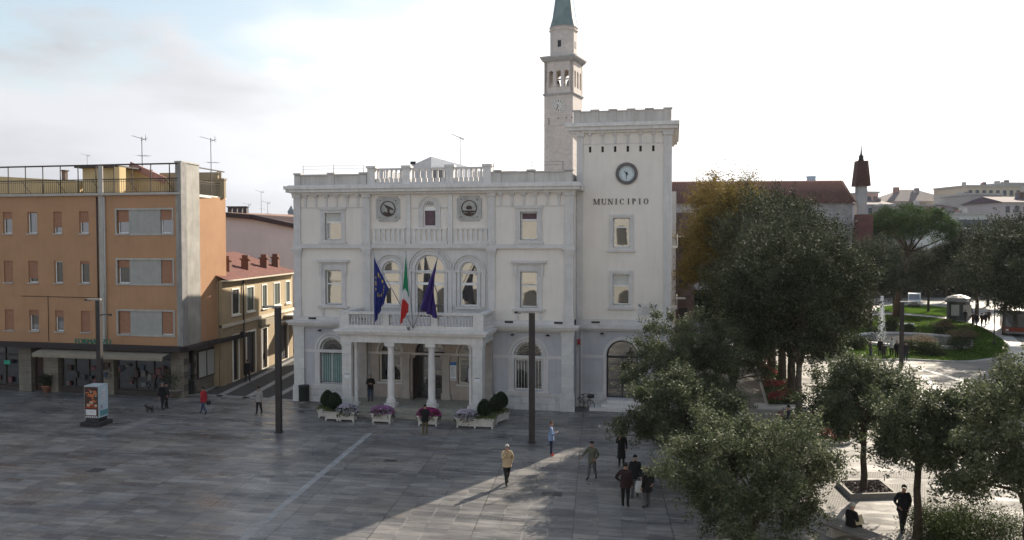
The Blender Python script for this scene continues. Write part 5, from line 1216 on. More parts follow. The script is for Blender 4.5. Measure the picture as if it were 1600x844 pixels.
no=nn(t_,'ShaderNodeTexNoise',inp={'Scale':2.2,'Detail':5}); ge=nn(t_,'ShaderNodeNewGeometry'); t_.links.new(ge.outputs['Position'],no.inputs[0]); bp=nn(t_,'ShaderNodeBump',inp={'Strength':.9,'Distance':.12}); t_.links.new(no.outputs[0],bp.inputs['Height']); t_.links.new(bp.outputs[0],b_.inputs['Normal'])
MB().poly(pool,.26).build('water',wm_,fn)
spray=mat('spray_white',(.9,.92,.95),.4,0,1); jx,jy=G(1377,547); 
cs=[]
for _ in range(5200):
    h_=rng.random()**.8; up=rng.random()<.5
    z=.4+5.0*h_; r_=(.03+.10*h_) if up else (.10+.42*(1-h_)*(.5+.5*rng.random()))*1.3; a=rng.uniform(0,6.28); r_*=math.sqrt(rng.random()); cs.append((jx+r_*math.cos(a),jy+r_*math.sin(a),z))
mkobj('water_jet',leafmesh('water_jet',np.array(cs),.085,spray,.35,up=0),fn)
def slabp(x0,y0,z,l,w,ang,name,m,par): 
    q=MB(); q.M=frame(x0,y0,ang,z); q.box(0,l,0,w,0,.18); q.box(.2,.5,.1,w-.1,-z,0); return q.build(name,m,par)
slabp(*G(1391,519),.9,2.6,1.0,25,'stone_spout',mat('bright_slab',(.75,.75,.75),.5,.03),fn)
# shrubs round the pool
def shrub(x,y,r,h,mats,label,n=3500,leaf=.16,name='shrub',tips=None,z=.0,group=None,asp=.3):
    c=clumps(40,r,r,h*.5,h*.5,.3,.15,-.9); k=rng.integers(0,40,n); g=rng.normal(size=(n,3))*.22*r*np.array([1,1,.8]); p=c[k]+g; p[:,2]=np.abs(p[:,2])+.03
    me=leafmesh('foliage',p,leaf,mats,asp,midx=(np.where(p[:,2]>h*.72,1,0) if tips else None))
    o=mkobj(name,me); o.location=(x,y,z); tag(o,label,'shrub',group); return o
lf_sh=leafmat('shrub_leaf',(.02,.035,.012),(.06,.085,.03),(.11,.12,.05),rough=.65,spec=.25); lf_rd=leafmat('reddish_tips',(.12,.08,.045),(.19,.15,.09),(.12,.12,.05),rough=.8)
gS='shrubs around the pool'
for px,py,r_,h_,lb,tp in ((1445,556,3.2,2.5,'wide low shrub with pinkish tips at the near side of the pool',1),(1512,552,3.1,3.0,'largest rounded shrub with reddish plumes at the right end of the pool',1),(1481,529,2.2,2.4,'round ornamental grass shrub behind the pool',1),(1424,525,1.7,1.6,'small grey shrub on the far rim of the pool',0),(1465,558,2.4,1.3,'low dark shrub between the two big pool shrubs',0),(1395,522,2.0,2.0,'dark bush behind the water jet',0),(1345,548,2.6,2.0,'olive bush left of the fountain people',0),(1310,560,2.2,1.8,'bush at the left end of the lawn',0)):
    x,y=G(px,py); y+=1.; shrub(x,y,r_*.44,h_*.72,[lf_sh,lf_rd],lb,4000,.2,tips=tp,group=gS)
# avenue flower bed with red flowers
bedp=[G(1201,637),G(1252,637),G(1186,546),G(1174,546)]
MB().slab(bedp,-.01,.16).build('avenue_bed',mat('bed_soil',(.05,.04,.03),.95,.3,3),kind='structure')
kerb('avenue_bed_kerb',bedp,.15,.2)
lf_gr=leafmat('bed_green',(.03,.055,.015),(.07,.12,.03),(.10,.16,.04)); lf_red=leafmat('red_flowers',(.22,.03,.03),(.30,.07,.08),(.34,.18,.18),rough=.7,trans=.3)
def bedfill(name,poly,n,h,leaf,redfrac,kind='stuff'):
    a=np.array(poly); x=rng.uniform(a[:,0].min(),a[:,0].max(),n*3); y=rng.uniform(a[:,1].min(),a[:,1].max(),n*3); k=in_poly(x,y,poly); x,y=x[k][:n],y[k][:n]
    f=np.sin(x*1.9+y*.7)+np.sin(y*1.3)+rng.normal(size=len(x))*.5
    z=.16+rng.random(len(x))*h*(1+.5*np.sin(x*2)*np.sin(y*.9)); mi=((f>1.6-redfrac)&(z>.16+h*.45)).astype(int)
    mkobj(name,leafmesh(name,np.column_stack([x,y,z]),leaf,[lf_gr,lf_red],.6,midx=mi),kind=kind)
bedfill('avenue_flowers',bedp,22000,.7,.17,.6)
# small bed in front of the avenue
bed2=smooth_poly([G(1212,672),G(1222,655),G(1262,656),G(1300,664),G(1330,684),G(1322,697),G(1262,694),G(1222,686)],4)
MB().slab(bed2,-.01,.12).build('front_bed',MC['bed_soil'],kind='structure'); kerb('front_bed_kerb',bed2,.12,.16)
bedfill('front_bed_flowers',bed2,5000,.45,.12,.7)
for px,py,r_,h_,lb in ((1290,683,1.1,1.2,'grey green bush in the small round bed'),(1318,676,.9,1.0,'low bush at the right end of the small bed')):
    x,y=G(px,py); shrub(x,y,r_,h_,[lf_oak],lb,3000,.12,group='bushes in the small bed')
for px,py,r_,h_,lb in ((1478,842,1.3,.8,'low leafy bush under the narrow holm oak'),(1525,846,1.6,1.0,'wide low bush under the big corner oak')):
    x,y=G(px,py); shrub(x,y,r_,h_,[lf_sh],lb,11000,.10,group='low bushes at the bottom right')
# tree bed with raised kerb
tb=[G(1330,781),G(1398,779),G(1374,757),G(1312,760)]
c0=sum((Vector(p) for p in tb),Vector((0,0)))/4
tb_=[G(1332,779),G(1397,777),G(1373,757),G(1312,759)]
MB().slab(tb_,-.01,.12).build('tree_bed',mat('bark_mulch',(.075,.06,.055),.95,.5,14,bump=1,bscale=40),kind='structure')
cols=np.column_stack([rng.uniform(-1,1,2600),rng.uniform(-1,1,2600)]); P4=[Vector(p) for p in tb_]
pts=[]
for a,b in cols: s_,t_=(a+1)/2,(b+1)/2; p=P4[3].lerp(P4[2],s_).lerp(P4[0].lerp(P4[1],s_),t_); pts.append((p.x,p.y,.14+rng.random()*.04))
mkobj('mulch_chips',leafmesh('mulch_chips',np.array(pts),.14,[leafmat('mulch',(.04,.03,.03),(.12,.09,.08),(.30,.25,.22),rough=.8,trans=0.)],.6,up=1.5),kind='stuff')
kerb('tree_bed_kerb',tb_,.16,.22,mat('granite_kerb',(.22,.21,.19),.8,.1,4))
# cobble bands and pale threshold
cob=brickmat('cobbles',(.20,.19,.175),(.30,.285,.26),(.09,.085,.08),.11,.11,.02,plane='xy',bump=.8)
sheet('cobble_band',[G(1290,746),G(1480,748),G(1480,738),G(1285,737)],.008,cob)
sheet('cobble_path',[G(1265,760),G(1298,745),G(1330,782),G(1300,800)],.006,cob)
sheet('cobble_corner',[G(1378,757),G(1440,756),G(1500,800),G(1440,790)],.006,cob)
MB().slab([G(1180,640),G(1275,641),G(1275,634),G(1178,633)],0,.14).build('pale_step',mat('pale_step',(.50,.49,.46),.7,.08,1.5),kind='structure')
# carriageway on the right with zebra-like pale edge
sheet('side_road',[(36,40),(90,40),(84,160),(66,160),(62,108),(50,78),(42,60)],.012,mat('pale_asphalt',(.20,.195,.185),.8,.15,.5,bump=.3,bscale=60))
sheet('white_pavement',[G(1500,496),G(1545,519),G(1574,536),G(1580,556),G(1610,600),G(1640,600),G(1600,540),G(1560,508),G(1512,488)],.03,mat('white_paving',(.62,.60,.56),.7,.06,1))
st=MB()
for k in range(5):
    a=G(1405+k*0,575); 
strip(G(1430,574),G(1520,600),.5,.02,st); strip(G(1445,590),G(1500,640),.5,.02,st); st.build('pale_paving_line',mat('pale_line',(.62,.60,.57),.7,.05),kind='structure')
sheet('park_path',[G(1335,497),G(1400,491.5),G(1500,499.5),G(1500,497),G(1400,489.5),G(1335,493)],.02,MC['white_paving'])
# ---------------------------------------------------------------- street furniture
post_m=mat('lamp_post_brown',(.040,.034,.034),.6,.1,2)
def lamp(px,py,h,label,side=-1,arm=True):
    x,y=G(px,py) if px is not None else py
    e=empty('street_lamp',label,'street lamp','square section street lamps around the plaza',M=frame(x,y,11))
    MB().box(-.15,.15,-.13,.13,0,h).build('post',post_m,e)
    MB().box(-.22,.22,-.2,.2,0,.03).build('base_plate',iron,e)
    a=MB(); a.box(-.15 if side>0 else -.75,.75 if side>0 else .15,-.1,.1,h,h+.1); a.build('lamp_head',mat('lamp_white',(.30,.29,.28),.5),e)
    q=MB(); q.box(-.95,-.6,-.07,.07,h-.04,h+.06) if side<0 else q.box(.6,.9,-.07,.07,h-.04,h+.06); q.build('lamp_lens',iron,e)
    if arm: MB().tube([(.1,0,h-.9),(.75,0,h-.85)],.035,6).box(.7,.95,-.05,.05,h-.95,h-.82).build('side_arm',post_m,e)
    return e
lamp(436,676,7.1,'dark square lamp post beside the town hall corner at the lane',-1,False)
lamp(831,692,7.0,'dark square lamp post in front of the right arched window of the town hall',-1,False)
x,y=G(151,658); lamp(None,((x-.45),(y+1.4)),7.2,'dark square lamp post with side arm behind the printed advertising totem',-1,True)
lamp(1408,574,5.6,'dark square lamp post at the edge of the lawn near the fountain',1,False)
# totem
e=empty('advertising_totem','upright box totem with food posters on one side and pale blue sheet on the other','totem',M=frame(*G(151,664),-82))
MB().box(-.62,.62,-.62,.62,0,.25).build('base',mat('totem_base',(.035,.033,.035),.8,.1),e)
MB().box(-.4,.4,-.4,.4,.25,.5).build('foot_frame',iron,e)
MB().box(-.45,.45,-.45,.45,.5,2.4).build('body',plain('totem_body',(.35,.40,.43)),e)
fd=[plain('food_dark',(.06,.03,.025)),plain('food_orange',(.45,.16,.06)),plain('food_cream',(.45,.36,.28)),plain('food_red',(.35,.06,.03)),plain('totem_white',(.60,.60,.62)),plain('totem_teal',(.10,.25,.28)),plain('totem_sky',(.40,.50,.56)),plain('totem_mauve',(.30,.22,.35))]
l=MB(); l.M=Matrix.Diagonal((.60,.70,.93,1))@Matrix.Translation((0,0,-.10)); l.cur=0; l.box(-.78,-.75,-.6,.6,.66,2.6)
for k in range(34):
    y0=random.uniform(-.55,.25); z0=random.uniform(1.25,2.4); l.cur=random.choice((1,2,3,1,2)); l.box(-.79-.001*(k%9),-.77,y0,y0+random.uniform(.1,.35),z0,z0+random.uniform(.04,.14))
l.cur=4; l.box(-.80,-.77,-.45,.5,.82,1.18)
for k in range(6): l.box(-.80,-.77,-.55+k*.19,-.42+k*.19,.68,.76)
l.cur=3; l.box(-.80,-.77,-.6,.6,1.27,1.33)
l.build('food_poster',fd,e)
r_=MB(); r_.M=Matrix.Diagonal((.58,.69,.93,1))@Matrix.Translation((0,0,-.10)); r_.cur=6; r_.box(-.72,.72,-.68,-.65,.66,2.6); r_.cur=5; r_.box(-.6,.7,-.69,-.679,.75,1.1); r_.cur=4; r_.box(-.3,.3,-.70,-.681,1.6,2.4); r_.cur=7; r_.box(-.5,-.2,-.70,-.681,1.2,1.45)
for k in range(7): r_.cur=7; r_.box(-.28,.25,-.712,-.7,1.65+k*.1,1.67+k*.1)
r_.build('pale_poster',fd,e)
# bins
def bin_(px,py,label,r=.3,h=.95):
    e=empty('litter_bin',label,'litter bin','dark round litter bins',M=Matrix.Translation((*G(px,py),0)))
    MB().lathe([(r,.06),(r*1.02,.1),(r*1.02,h-.15),(r*1.08,h-.12),(r*1.08,h-.02),(r*.7,h)],n=18).build('drum',plain('bin_dark',(.025,.03,.028)),e)
    MB().lathe([(r*.9,0),(r*.9,.06)],n=18).build('foot',stone_w,e)
bin_(296,617,'dark litter bin by the side door of the orange house',.33,1.1); bin_(475,628,'dark litter bin beside the left corner of the town hall',.34,1.15)
# planters
box_m=mat('planter_white',(.52,.50,.47),.7,.08,3)
petal=leafmat('white_petal',(.50,.48,.55),(.62,.60,.66),(.30,.16,.42),rough=.7,spec=.1,trans=.2); petal_m=leafmat('magenta_petal',(.24,.02,.11),(.36,.05,.19),(.20,.14,.36),rough=.7,spec=.1,trans=.2)
petal_mix=leafmat('mixed_petal',(.26,.03,.16),(.34,.30,.44),(.34,.05,.20),rough=.7,spec=.1,trans=.2)
lf_box=leafmat('box_leaf',(.010,.020,.008),(.025,.042,.015),(.045,.06,.03),rough=.5)
lf_tr=leafmat('trailing_leaf',(.05,.08,.02),(.10,.14,.03),(.25,.22,.05))
def planter(px,py,kind,label,rot=11,w=.62,nb=1,pm=None):
    x,y=G(px,py); e=empty('planter',label,'planter','white flower boxes in front of the portico',M=frame(x,y,rot))
    b=MB(); hw_=w; b.add([(-hw_*.88,-.28,.1),(hw_*.88,-.28,.1),(hw_*.88,.28,.1),(-hw_*.88,.28,.1),(-hw_,-.33,.55),(hw_,-.33,.55),(hw_,.33,.55),(-hw_,.33,.55)],[(0,3,2,1),(4,5,6,7),(0,1,5,4),(1,2,6,5),(2,3,7,6),(3,0,4,7)])
    b.box(-hw_-.03,hw_+.03,-.36,.36,.5,.57)
    b.build('box',box_m,e)
    for sx in (-1,1): 
        for sy in (-1,1): MB().box(sx*(hw_*.84)-.05,sx*(hw_*.84)+.05,sy*.24-.05,sy*.24+.05,0,.12).build('foot',box_m,e)
    if kind=='flowers':
        n=2600; a=rng.uniform(0,6.28,n); r_=np.sqrt(rng.random(n)); p=np.column_stack([r_*np.cos(a)*(hw_+.14),r_*np.sin(a)*.46,.55+.42*np.sqrt(np.clip(1-r_**2,0,1))-.22*(r_>.85)*rng.random(n)]); fl_=rng.random(n)<.5; p[fl_,2]+=.05; p[:,2]-=(~fl_)*rng.random(n)*.2
        mkobj('flowers',leafmesh('flowers',p,.10,[lf_gr,pm],.8,up=1.0,midx=fl_.astype(int)),e)
    else:
        for k in range(nb):
            xo=(k-(nb-1)/2)*.62; n=5200; g=rng.normal(size=(n,3)); g/=np.linalg.norm(g,axis=1)[:,None]; r_=rng.random(n)**.25
            p=g*r_[:,None]*np.array([.43,.43,.50]); p[:,:2]*=(1-.25*(p[:,2:3]/.5)); p+=np.array([xo,0,1.18+.1*(k%2)])
            mkobj('topiary',leafmesh('topiary',p,.075,lf_box,.7),e)
            MB().tube([(xo,0,.5),(xo,0,.9)],.04,6).build('stem',bark,e)
        n=700; p=np.column_stack([rng.uniform(-hw_-.08,hw_+.08,n),rng.uniform(-.42,.42,n),.5+rng.random(n)*.22]); mkobj('trailing_plants',leafmesh('trailing_plants',p,.12,lf_tr,.4),e)
    return e
planter(512,652,'t','white box with a clipped dark topiary ball at the far left, half behind its neighbour',w=.55)
planter(523,656,'t','white box with a tall clipped topiary left of the white petunias',w=.55)
planter(542,657,'flowers','white box heaped with white petunias left of the portico steps',pm=petal,w=.6)
planter(598,660,'flowers','white box of purple and magenta petunias below the left column',pm=petal_mix,w=.62)
planter(670,664,'flowers','white box of magenta petunias behind the person in front of the steps',pm=petal_m,w=.62)
planter(730,667,'flowers','white box of white petunias right of the portico steps',pm=petal,w=.62)
planter(757,668,'t','white box with one clipped conical topiary right of the steps',w=.6)
planter(779,659,'t','long white box turned sideways with two topiary balls at the portico corner',rot=-62,w=.85,nb=2)
def pot(px,py,r,h,ph,label,m,lm):
    x,y=G(px,py); e=empty('potted_plant',label,'potted plant','potted plants by the shop fronts',M=Matrix.Translation((x,y,0)))
    MB().lathe([(r*.7,0),(r*.95,h*.8),(r*1.05,h*.82),(r*1.05,h),(r*.8,h*.98)],n=14).build('pot',m,e)
    c=clumps(22,r*1.5,r*1.5,ph*.5,h+ph*.45,.2,.2,-1); k=rng.integers(0,22,1500); p=c[k]+rng.normal(size=(1500,3))*r*.3; p[:,2]=np.maximum(p[:,2],h*.9)
    mkobj('foliage',leafmesh('foliage',p,.13,lm,.4),e)
terr=mat('terracotta',(.30,.14,.10),.85,.1,4)
pot(73,613,.32,.5,.9,'square pinkish pot with a small dark shrub beside the house door',terr,lf_box)
pot(276,620,.75,.6,1.4,'wide stone tub with a bushy shrub at the corner of the shop',mat('tub_stone',(.22,.20,.18),.9),lf_dark)
pot(355,592,.55,.5,1.0,'terracotta pot with a shrub at the mouth of the lane',terr,lf_dark)
pot(371,586,.5,.5,1.2,'second shrub pot further up the lane by the first house door',mat('tub_stone',(.22,.20,.18),.9),lf_box)
# bench with slats
bp_=G(1322,838); e=empty('bench','low slatted stone bench in the bottom right with a seated person','bench',M=frame(bp_[0]+.1,bp_[1]-.7,-28))
for k in range(4): MB().box(-.42+k*.22,-.23+k*.22,-2.6,1.3,.38,.45).build('slat',mat('bench_grey',(.17,.16,.15),.8,.12,4),e)
for yy in (-2.2,.9): MB().box(-.36,.4,yy-.15,yy+.15,0,.38).build('leg',stone_rel,e)
# bicycle leaning by the tower
def bicycle(x,y,rot,label):
    e=empty('bicycle',label,'bicycle',M=Matrix.Translation((x,y,0))@Matrix.Rotation(R(rot),4,'Z')@Matrix.Rotation(R(8),4,'X'))
    for xx in (-.52,.52):
        w_=MB(); w_.ring(xx,.34,.31,.34,-.02,.02,0,360,24); w_=w_.build('wheel',iron,e)
        s_=MB(); [s_.tube([(xx,0,.34),(xx+.31*math.cos(k*.628),0,.34+.31*math.sin(k*.628))],.004,3) for k in range(10)]; s_.build('spokes',plain('chrome',(.5,.5,.52),.3,.8,.9),w_)
    f=MB(); red_=plain('bike_frame',(.10,.10,.12),.4)
    for a,b_ in (((-.52,0,.34),(-.05,0,.32)),((-.05,0,.32),(-.2,0,.85)),((-.52,0,.34),(-.17,0,.75)),((-.05,0,.32),(.38,0,.75)),((-.17,0,.78),(.36,0,.85)),((.33,0,.95),(.52,0,.34))): f.tube([a,b_],.018,6)
    f.build('frame',red_,e); MB().ball((-.22,0,.9),.14,.07,.04).build('saddle',iron,e)
    MB().tube([(.33,0,.95),(.33,0,1.05)],.015,5).tube([(.2,-.26,1.08),(.34,0,1.06),(.2,.26,1.08)],.014,5).build('handlebar',iron,e)
    MB().box(.42,.75,-.15,.15,.82,1.02).build('basket',iron,e)
    return e
g_=TH@Vector((.75,1.1,0)); bicycle(g_.x,g_.y,-55,'dark bicycle leaning in the corner between the town hall and its tower')
# kiosk, classic small lamps
kx,ky=G(1497,500); e=empty('kiosk','small newspaper kiosk with curved grey roof beside the park pavement','kiosk',M=frame(kx,ky,14))
MB().lathe([(1.45,0),(1.45,2.6)],n=8,rot=R(22.5),smooth=False).build('wall',mat('kiosk_wall',(.06,.07,.07),.6,.1),e)
MB().lathe([(1.8,2.6),(1.85,2.75),(1.5,3.1),(.8,3.4),(.05,3.5)],n=8,rot=R(22.5),smooth=False).build('roof',mat('kiosk_roof',(.30,.31,.32),.45,.1,2),e)
for k in (-1,1): MB().box(k*.75-.5,k*.75+.5,-1.5,-1.42,.7,2.2).build('display_window',plain('kiosk_pane',(.35,.36,.33)),e)
def oldlamp(px,py,h,label):
    x,y=G(px,py); e=empty('park_lamp',label,'park lamp','slender park lamps',M=Matrix.Translation((x,y,0)))
    MB().lathe([(.16,0),(.12,.4),(.06,.6),(.05,h)],n=8).build('post',iron,e)
    MB().lathe([(.06,0),(.22,.12),(.26,.45),(.05,.6)],(0,0,h),8).build('lantern',plain('lantern_glass',(.6,.6,.58)),e)
oldlamp(1553,541,4.6,'slender park lamp at the right end of the lawn'); oldlamp(1581,505,5.0,'slender lamp across the white pavement near the bus'); oldlamp(1404,490,1.0,'low bollard lamp at the bend of the park path')
# vehicles
def vehicle(name,label,cat,x,y,rot,L,Wd,H,hood,col,stripe=None,bus=False):
    e=empty(name,label,cat,M=Matrix.Translation((x,y,0))@Matrix.Rotation(R(rot),4,'Z'))
    body=MB(); zb=.35; sh=H*.52 if not bus else H*.36
    if bus: prof=[(-L/2,zb),(L/2,zb),(L/2,H*.95),(L/2-.15,H),(-L/2+.15,H),(-L/2,H*.95)]
    else: prof=[(-L/2,zb),(L/2,zb),(L/2,sh*.85),(L/2-.15,sh),(L/2-hood,sh+.08),(L/2-hood-.75,H-.04),(L/2-hood-.95,H),(-L/2+.12,H),(-L/2,H-.15)]
    body.prism(prof,-Wd/2,Wd/2); body.build('body',col,e)
    if bus:
        g=MB(); g.box(L/2+.005,L/2+.02,-Wd/2+.12,Wd/2-.12,1.1,2.6); g.build('windscreen',glass_dk,e)
        for s_ in (-1,1):
            for k in range(7): g=MB(); x0=-L/2+.5+k*(L-1)/7; g.box(x0,x0+(L-1)/7-.15,s_*(Wd/2+.01)-.01,s_*(Wd/2+.01)+.01,1.35,2.55); g.build('window',glass_dk,e)
        if stripe: MB().box(-L/2-.01,L/2+.01,-Wd/2-.012,Wd/2+.012,.4,1.05).build('lower_panel',stripe,e)
    else:
        g=MB(); x1,x0=L/2-hood+.01,L/2-hood-.73; g.add([(x1+.03,-Wd/2+.12,sh+.12),(x1+.03,Wd/2-.12,sh+.12),(x0+.06,Wd/2-.2,H-.1),(x0+.06,-Wd/2+.2,H-.1)],[(0,1,2,3)]); g.build('windscreen',glass_dk,e)
        for s_ in (-1,1): g=MB(); g.prism([(-L/2+.6,sh+.08),(x0+.5,sh+.08),(x0,H-.15),(-L/2+.6,H-.15)],s_*(Wd/2+.003)-.01,s_*(Wd/2+.003)+.01); g.build('window',glass_dk,e)
        MB().box(L/2-.02,L/2+.03,-Wd/2+.5,Wd/2-.5,.65,.85).build('grille',iron,e)
    for s_ in (-1,1):
        MB().box(L/2-.03,L/2+.03,s_*(Wd/2-.3)-.14,s_*(Wd/2-.3)+.14,.68,.86).build('headlight',plain('headlight_glass',(.75,.75,.7),.2),e)
        for xx in (-L*.31,L*.31):
            q=MB(); q.M=Matrix.Translation((xx,s_*(Wd/2-.1),.36 if not bus else .48)); rr=.34 if not bus else .46; q.ring(0,0,.2,rr,-.11,.11,0,360,18); q.ring(0,0,.0,.21,-.08*1,.08,0,360,12); q.build('wheel',iron,e)
    MB().box(L/2,L/2+.08,-Wd/2+.05,Wd/2-.05,.38,.58).build('bumper',plain('bumper_grey',(.2,.2,.2)),e)
    return e
vx,vy=G(1428.5,479); vehicle('van','white van facing the camera parked behind the upper lawn','van',vx,vy,-116,4.6,1.9,2.2,1.0,plain('van_white',(.70,.72,.74),.3))
vx,vy=G(1590,526); vehicle('bus','city bus with orange red lower panels on the street at the right','bus',vx+2,vy+4,-118,10,2.5,3.0,0,plain('bus_dark',(.05,.045,.05),.35),stripe=plain('bus_red',(.20,.035,.02),.35),bus=True)
for px,py,lb in ((1397,481,'small dark object parked left of the white van'),): pass

# ---------------------------------------------------------------- people
skin_m=mat('skin',(.36,.20,.14),.6,.03); 
def cloth(nm,c): return mat('cloth_'+nm,c,.9,.08,6)
def person(x,y,head,label,jacket,trousers,shoes=(.02,.02,.02),hair=(.02,.015,.012),h=1.74,pose='stand',arms='down',coat=.0,group='people on the square',z=0.,bulk=1.,bald=False,stride=.0,hat=None,lean=0.,cat='person'):
    k=h/1.74; e=empty('person',label,cat,group,M=Matrix.Translation((x,y,z))@Matrix.Rotation(R(-head),4,'Z'))
    # +Y is forward; joints in metres for a 1.74 m figure
    sit=pose=='sit'; J={}
    ph=.92 if not sit else .50
    J['pel']=(0,0,ph); J['sp']=(0,.01+lean*.3,ph+.22); J['ch']=(0,.02+lean*.7,ph+.42); J['nk']=(0,.0+lean,ph+.57); J['hd0']=(0,.02+lean*1.15,ph+.64); J['hd']=(0,.03+lean*1.3,ph+.73)
    for s,n_ in ((-1,'L'),(1,'R')):
        J['hip'+n_]=(s*.095,0,ph-.04)
        if sit: J['kn'+n_]=(s*.12,.42,.50); J['an'+n_]=(s*.12,.40+.05*s,.09); J['to'+n_]=(s*.13,.56+.05*s,.04)
        else:
            f=stride*s; J['kn'+n_]=(s*.10,f*.35+.02+.05*abs(f),.49); J['an'+n_]=(s*.10,f*.75-.04 if f<0 else f*.7,.09+(.07*abs(stride) if f<0 else 0)); a_=J['an'+n_]; J['to'+n_]=(s*.12,a_[1]+.15,.04 if f>=0 else .03)
        J['sh'+n_]=(s*.185,lean*.8+.0,ph+.49)
        ar=arms if isinstance(arms,str) else arms[0 if s<0 else 1]
        sx,sy,sz=J['sh'+n_]
        if ar=='down': J['el'+n_]=(s*.24,sy-.02-stride*s*.15,sz-.28); J['wr'+n_]=(s*.25,sy+.06-stride*s*.35,sz-.53); J['ha'+n_]=(s*.25,sy+.09-stride*s*.38,sz-.61)
        elif ar=='pocket': J['el'+n_]=(s*.30,sy-.08,sz-.27); J['wr'+n_]=(s*.20,sy+.06,sz-.44); J['ha'+n_]=(s*.17,sy+.09,sz-.49)
        elif ar=='face': J['el'+n_]=(s*.24,sy+.16,sz-.22); J['wr'+n_]=(s*.10,sy+.22,sz-.02); J['ha'+n_]=(s*.06,sy+.19,sz+.06)
        elif ar=='front': J['el'+n_]=(s*.25,sy+.02,sz-.27); J['wr'+n_]=(s*.10,sy+.24,sz-.24); J['ha'+n_]=(s*.04,sy+.29,sz-.22)
        elif ar=='hip': J['el'+n_]=(s*.38,sy-.05,sz-.24); J['wr'+n_]=(s*.20,sy+.08,sz-.40); J['ha'+n_]=(s*.16,sy+.1,sz-.44)
        elif ar=='back': J['el'+n_]=(s*.25,sy-.12,sz-.25); J['wr'+n_]=(s*.10,sy-.18,sz-.42); J['ha'+n_]=(s*.04,sy-.19,sz-.46)
        elif ar=='out': J['el'+n_]=(s*.36,sy-.02,sz-.22); J['wr'+n_]=(s*.48,sy+.1,sz-.40); J['ha'+n_]=(s*.53,sy+.13,sz-.46)
    names=list(J); idx={n_:i for i,n_ in enumerate(names)}
    E_=[('pel','sp'),('sp','ch'),('ch','nk'),('nk','hd0'),('hd0','hd')]
    for n_ in 'LR': E_+=[('pel','hip'+n_),('hip'+n_,'kn'+n_),('kn'+n_,'an'+n_),('an'+n_,'to'+n_),('ch','sh'+n_),('sh'+n_,'el'+n_),('el'+n_,'wr'+n_),('wr'+n_,'ha'+n_)]
    rad={'pel':(.135,.10),'sp':(.13,.095),'ch':(.155,.105),'nk':(.06,.06),'hd0':(.065,.075),'hd':(.078,.095)}
    for n_ in 'LR': rad.update({'hip'+n_:(.095,.10),'kn'+n_:(.062,.062),'an'+n_:(.045,.045),'to'+n_:(.042,.03),'sh'+n_:(.068,.068),'el'+n_:(.048,.048),'wr'+n_:(.034,.03),'ha'+n_:(.04,.024)})
    me=bpy.data.meshes.new('skel'); me.from_pydata([J[n_] for n_ in names],[(idx[a],idx[b]) for a,b in E_],[]); o=bpy.data.objects.new('skel',me); COL.objects.link(o)
    md=o.modifiers.new('s','SKIN'); sv=me.skin_vertices[0].data
    for n_ in names:
        rx,ry=rad[n_]; q_=1.0 if n_ in('hd','hd0','nk','haL','haR') else 1.2; rx*=q_; ry*=q_; bk_=bulk if n_ in ('pel','sp','ch','shL','shR','elL','elR') else 1.; sv[idx[n_]].radius=(rx*bk_,ry*bk_)
    sv[idx['pel']].use_root=True
    ss=o.modifiers.new('d','SUBSURF'); ss.levels=2; ss.render_levels=2
    bpy.context.view_layer.update(); bm_=bpy.data.meshes.new_from_object(o.evaluated_get(bpy.context.evaluated_depsgraph_get())); bpy.data.objects.remove(o); bpy.data.meshes.remove(me)
    nv=len(bm_.vertices); V_=np.empty(nv*3,dtype=np.float32); bm_.vertices.foreach_get('co',V_); V_=V_.reshape(-1,3)
    faces=[tuple(p.vertices) for p in bm_.polygons]; cen=np.array([V_[list(f)].mean(0) for f in faces])
    # material by nearest bone: 0 skin,1 jacket,2 trousers,3 shoes,4 hair/dark
    reg={'hd':0,'hd0':0,'nk':0}
    best=np.full(len(faces),9e9); mi=np.zeros(len(faces),int)
    for a,b in E_:
        pa,pb=np.array(J[a]),np.array(J[b]); d=pb-pa; t=np.clip(((cen-pa)@d)/(d@d),0,1); dist=np.linalg.norm(cen-(pa+t[:,None]*d),axis=1)
        if b.startswith('ha'): m_=0
        elif b[:2] in('sp','ch','sh','el','wr','nk'): m_=1
        elif b[:3] in('hd0','hd'): m_=0
        elif b[:2]=='to': m_=3
        else: m_=2
        k_=dist<best; best[k_]=dist[k_]; mi[k_]=m_
    mi[(mi==2)&(cen[:,2]>ph-.06)&(np.abs(cen[:,2])>0)]=1
    B=MB(); B.smooth=True; B.add([tuple(v*k) for v in V_],faces); B.m=[int(q) for q in mi]
    bpy.data.meshes.remove(bm_)
    # hands: four fingers and a thumb
    B.cur=0
    for n_,s in (('L',-1),('R',1)):
        w_=Vector(J['wr'+n_]); h_=Vector(J['ha'+n_]); d=(h_-w_).normalized(); sd_=d.cross(Vector((s,0,0))); sd_=sd_.normalized() if sd_.length>.2 else Vector((0,1,0)); inn=Vector((-s,0,0))
        for f,(o_,l_) in enumerate(((-.026,.062),(-.009,.072),(.009,.068),(.026,.052))):
            a=h_+sd_*o_+d*.01; m_=a+d*l_*.55+inn*.006; t=a+d*l_+inn*.028; B.tube([tuple(a*k),tuple(m_*k),tuple(t*k)],[.0095*k,.0085*k,.006*k],5)
        a=w_.lerp(h_,.55)+sd_*(-.03); B.tube([tuple(a*k),tuple((a-sd_*.022+d*.03)*k),tuple((a-sd_*.026+d*.058+inn*.01)*k)],[.011*k,.010*k,.007*k],5)
    hd=Vector(J['hd']); 
    # face
    B.tube([tuple((hd+Vector((0,.088,.0)))*k),tuple((hd+Vector((0,.118,-.03)))*k)],[.008*k,.015*k],6)
    for s in (-1,1): B.ball(tuple((hd+Vector((s*.084,0,-.01)))*k),.012*k,.022*k,.032*k,6,4)
    B.cur=4
    for s in (-1,1): B.ball(tuple((hd+Vector((s*.031,.088,.012)))*k),.011*k,.008*k,.008*k,6,4)
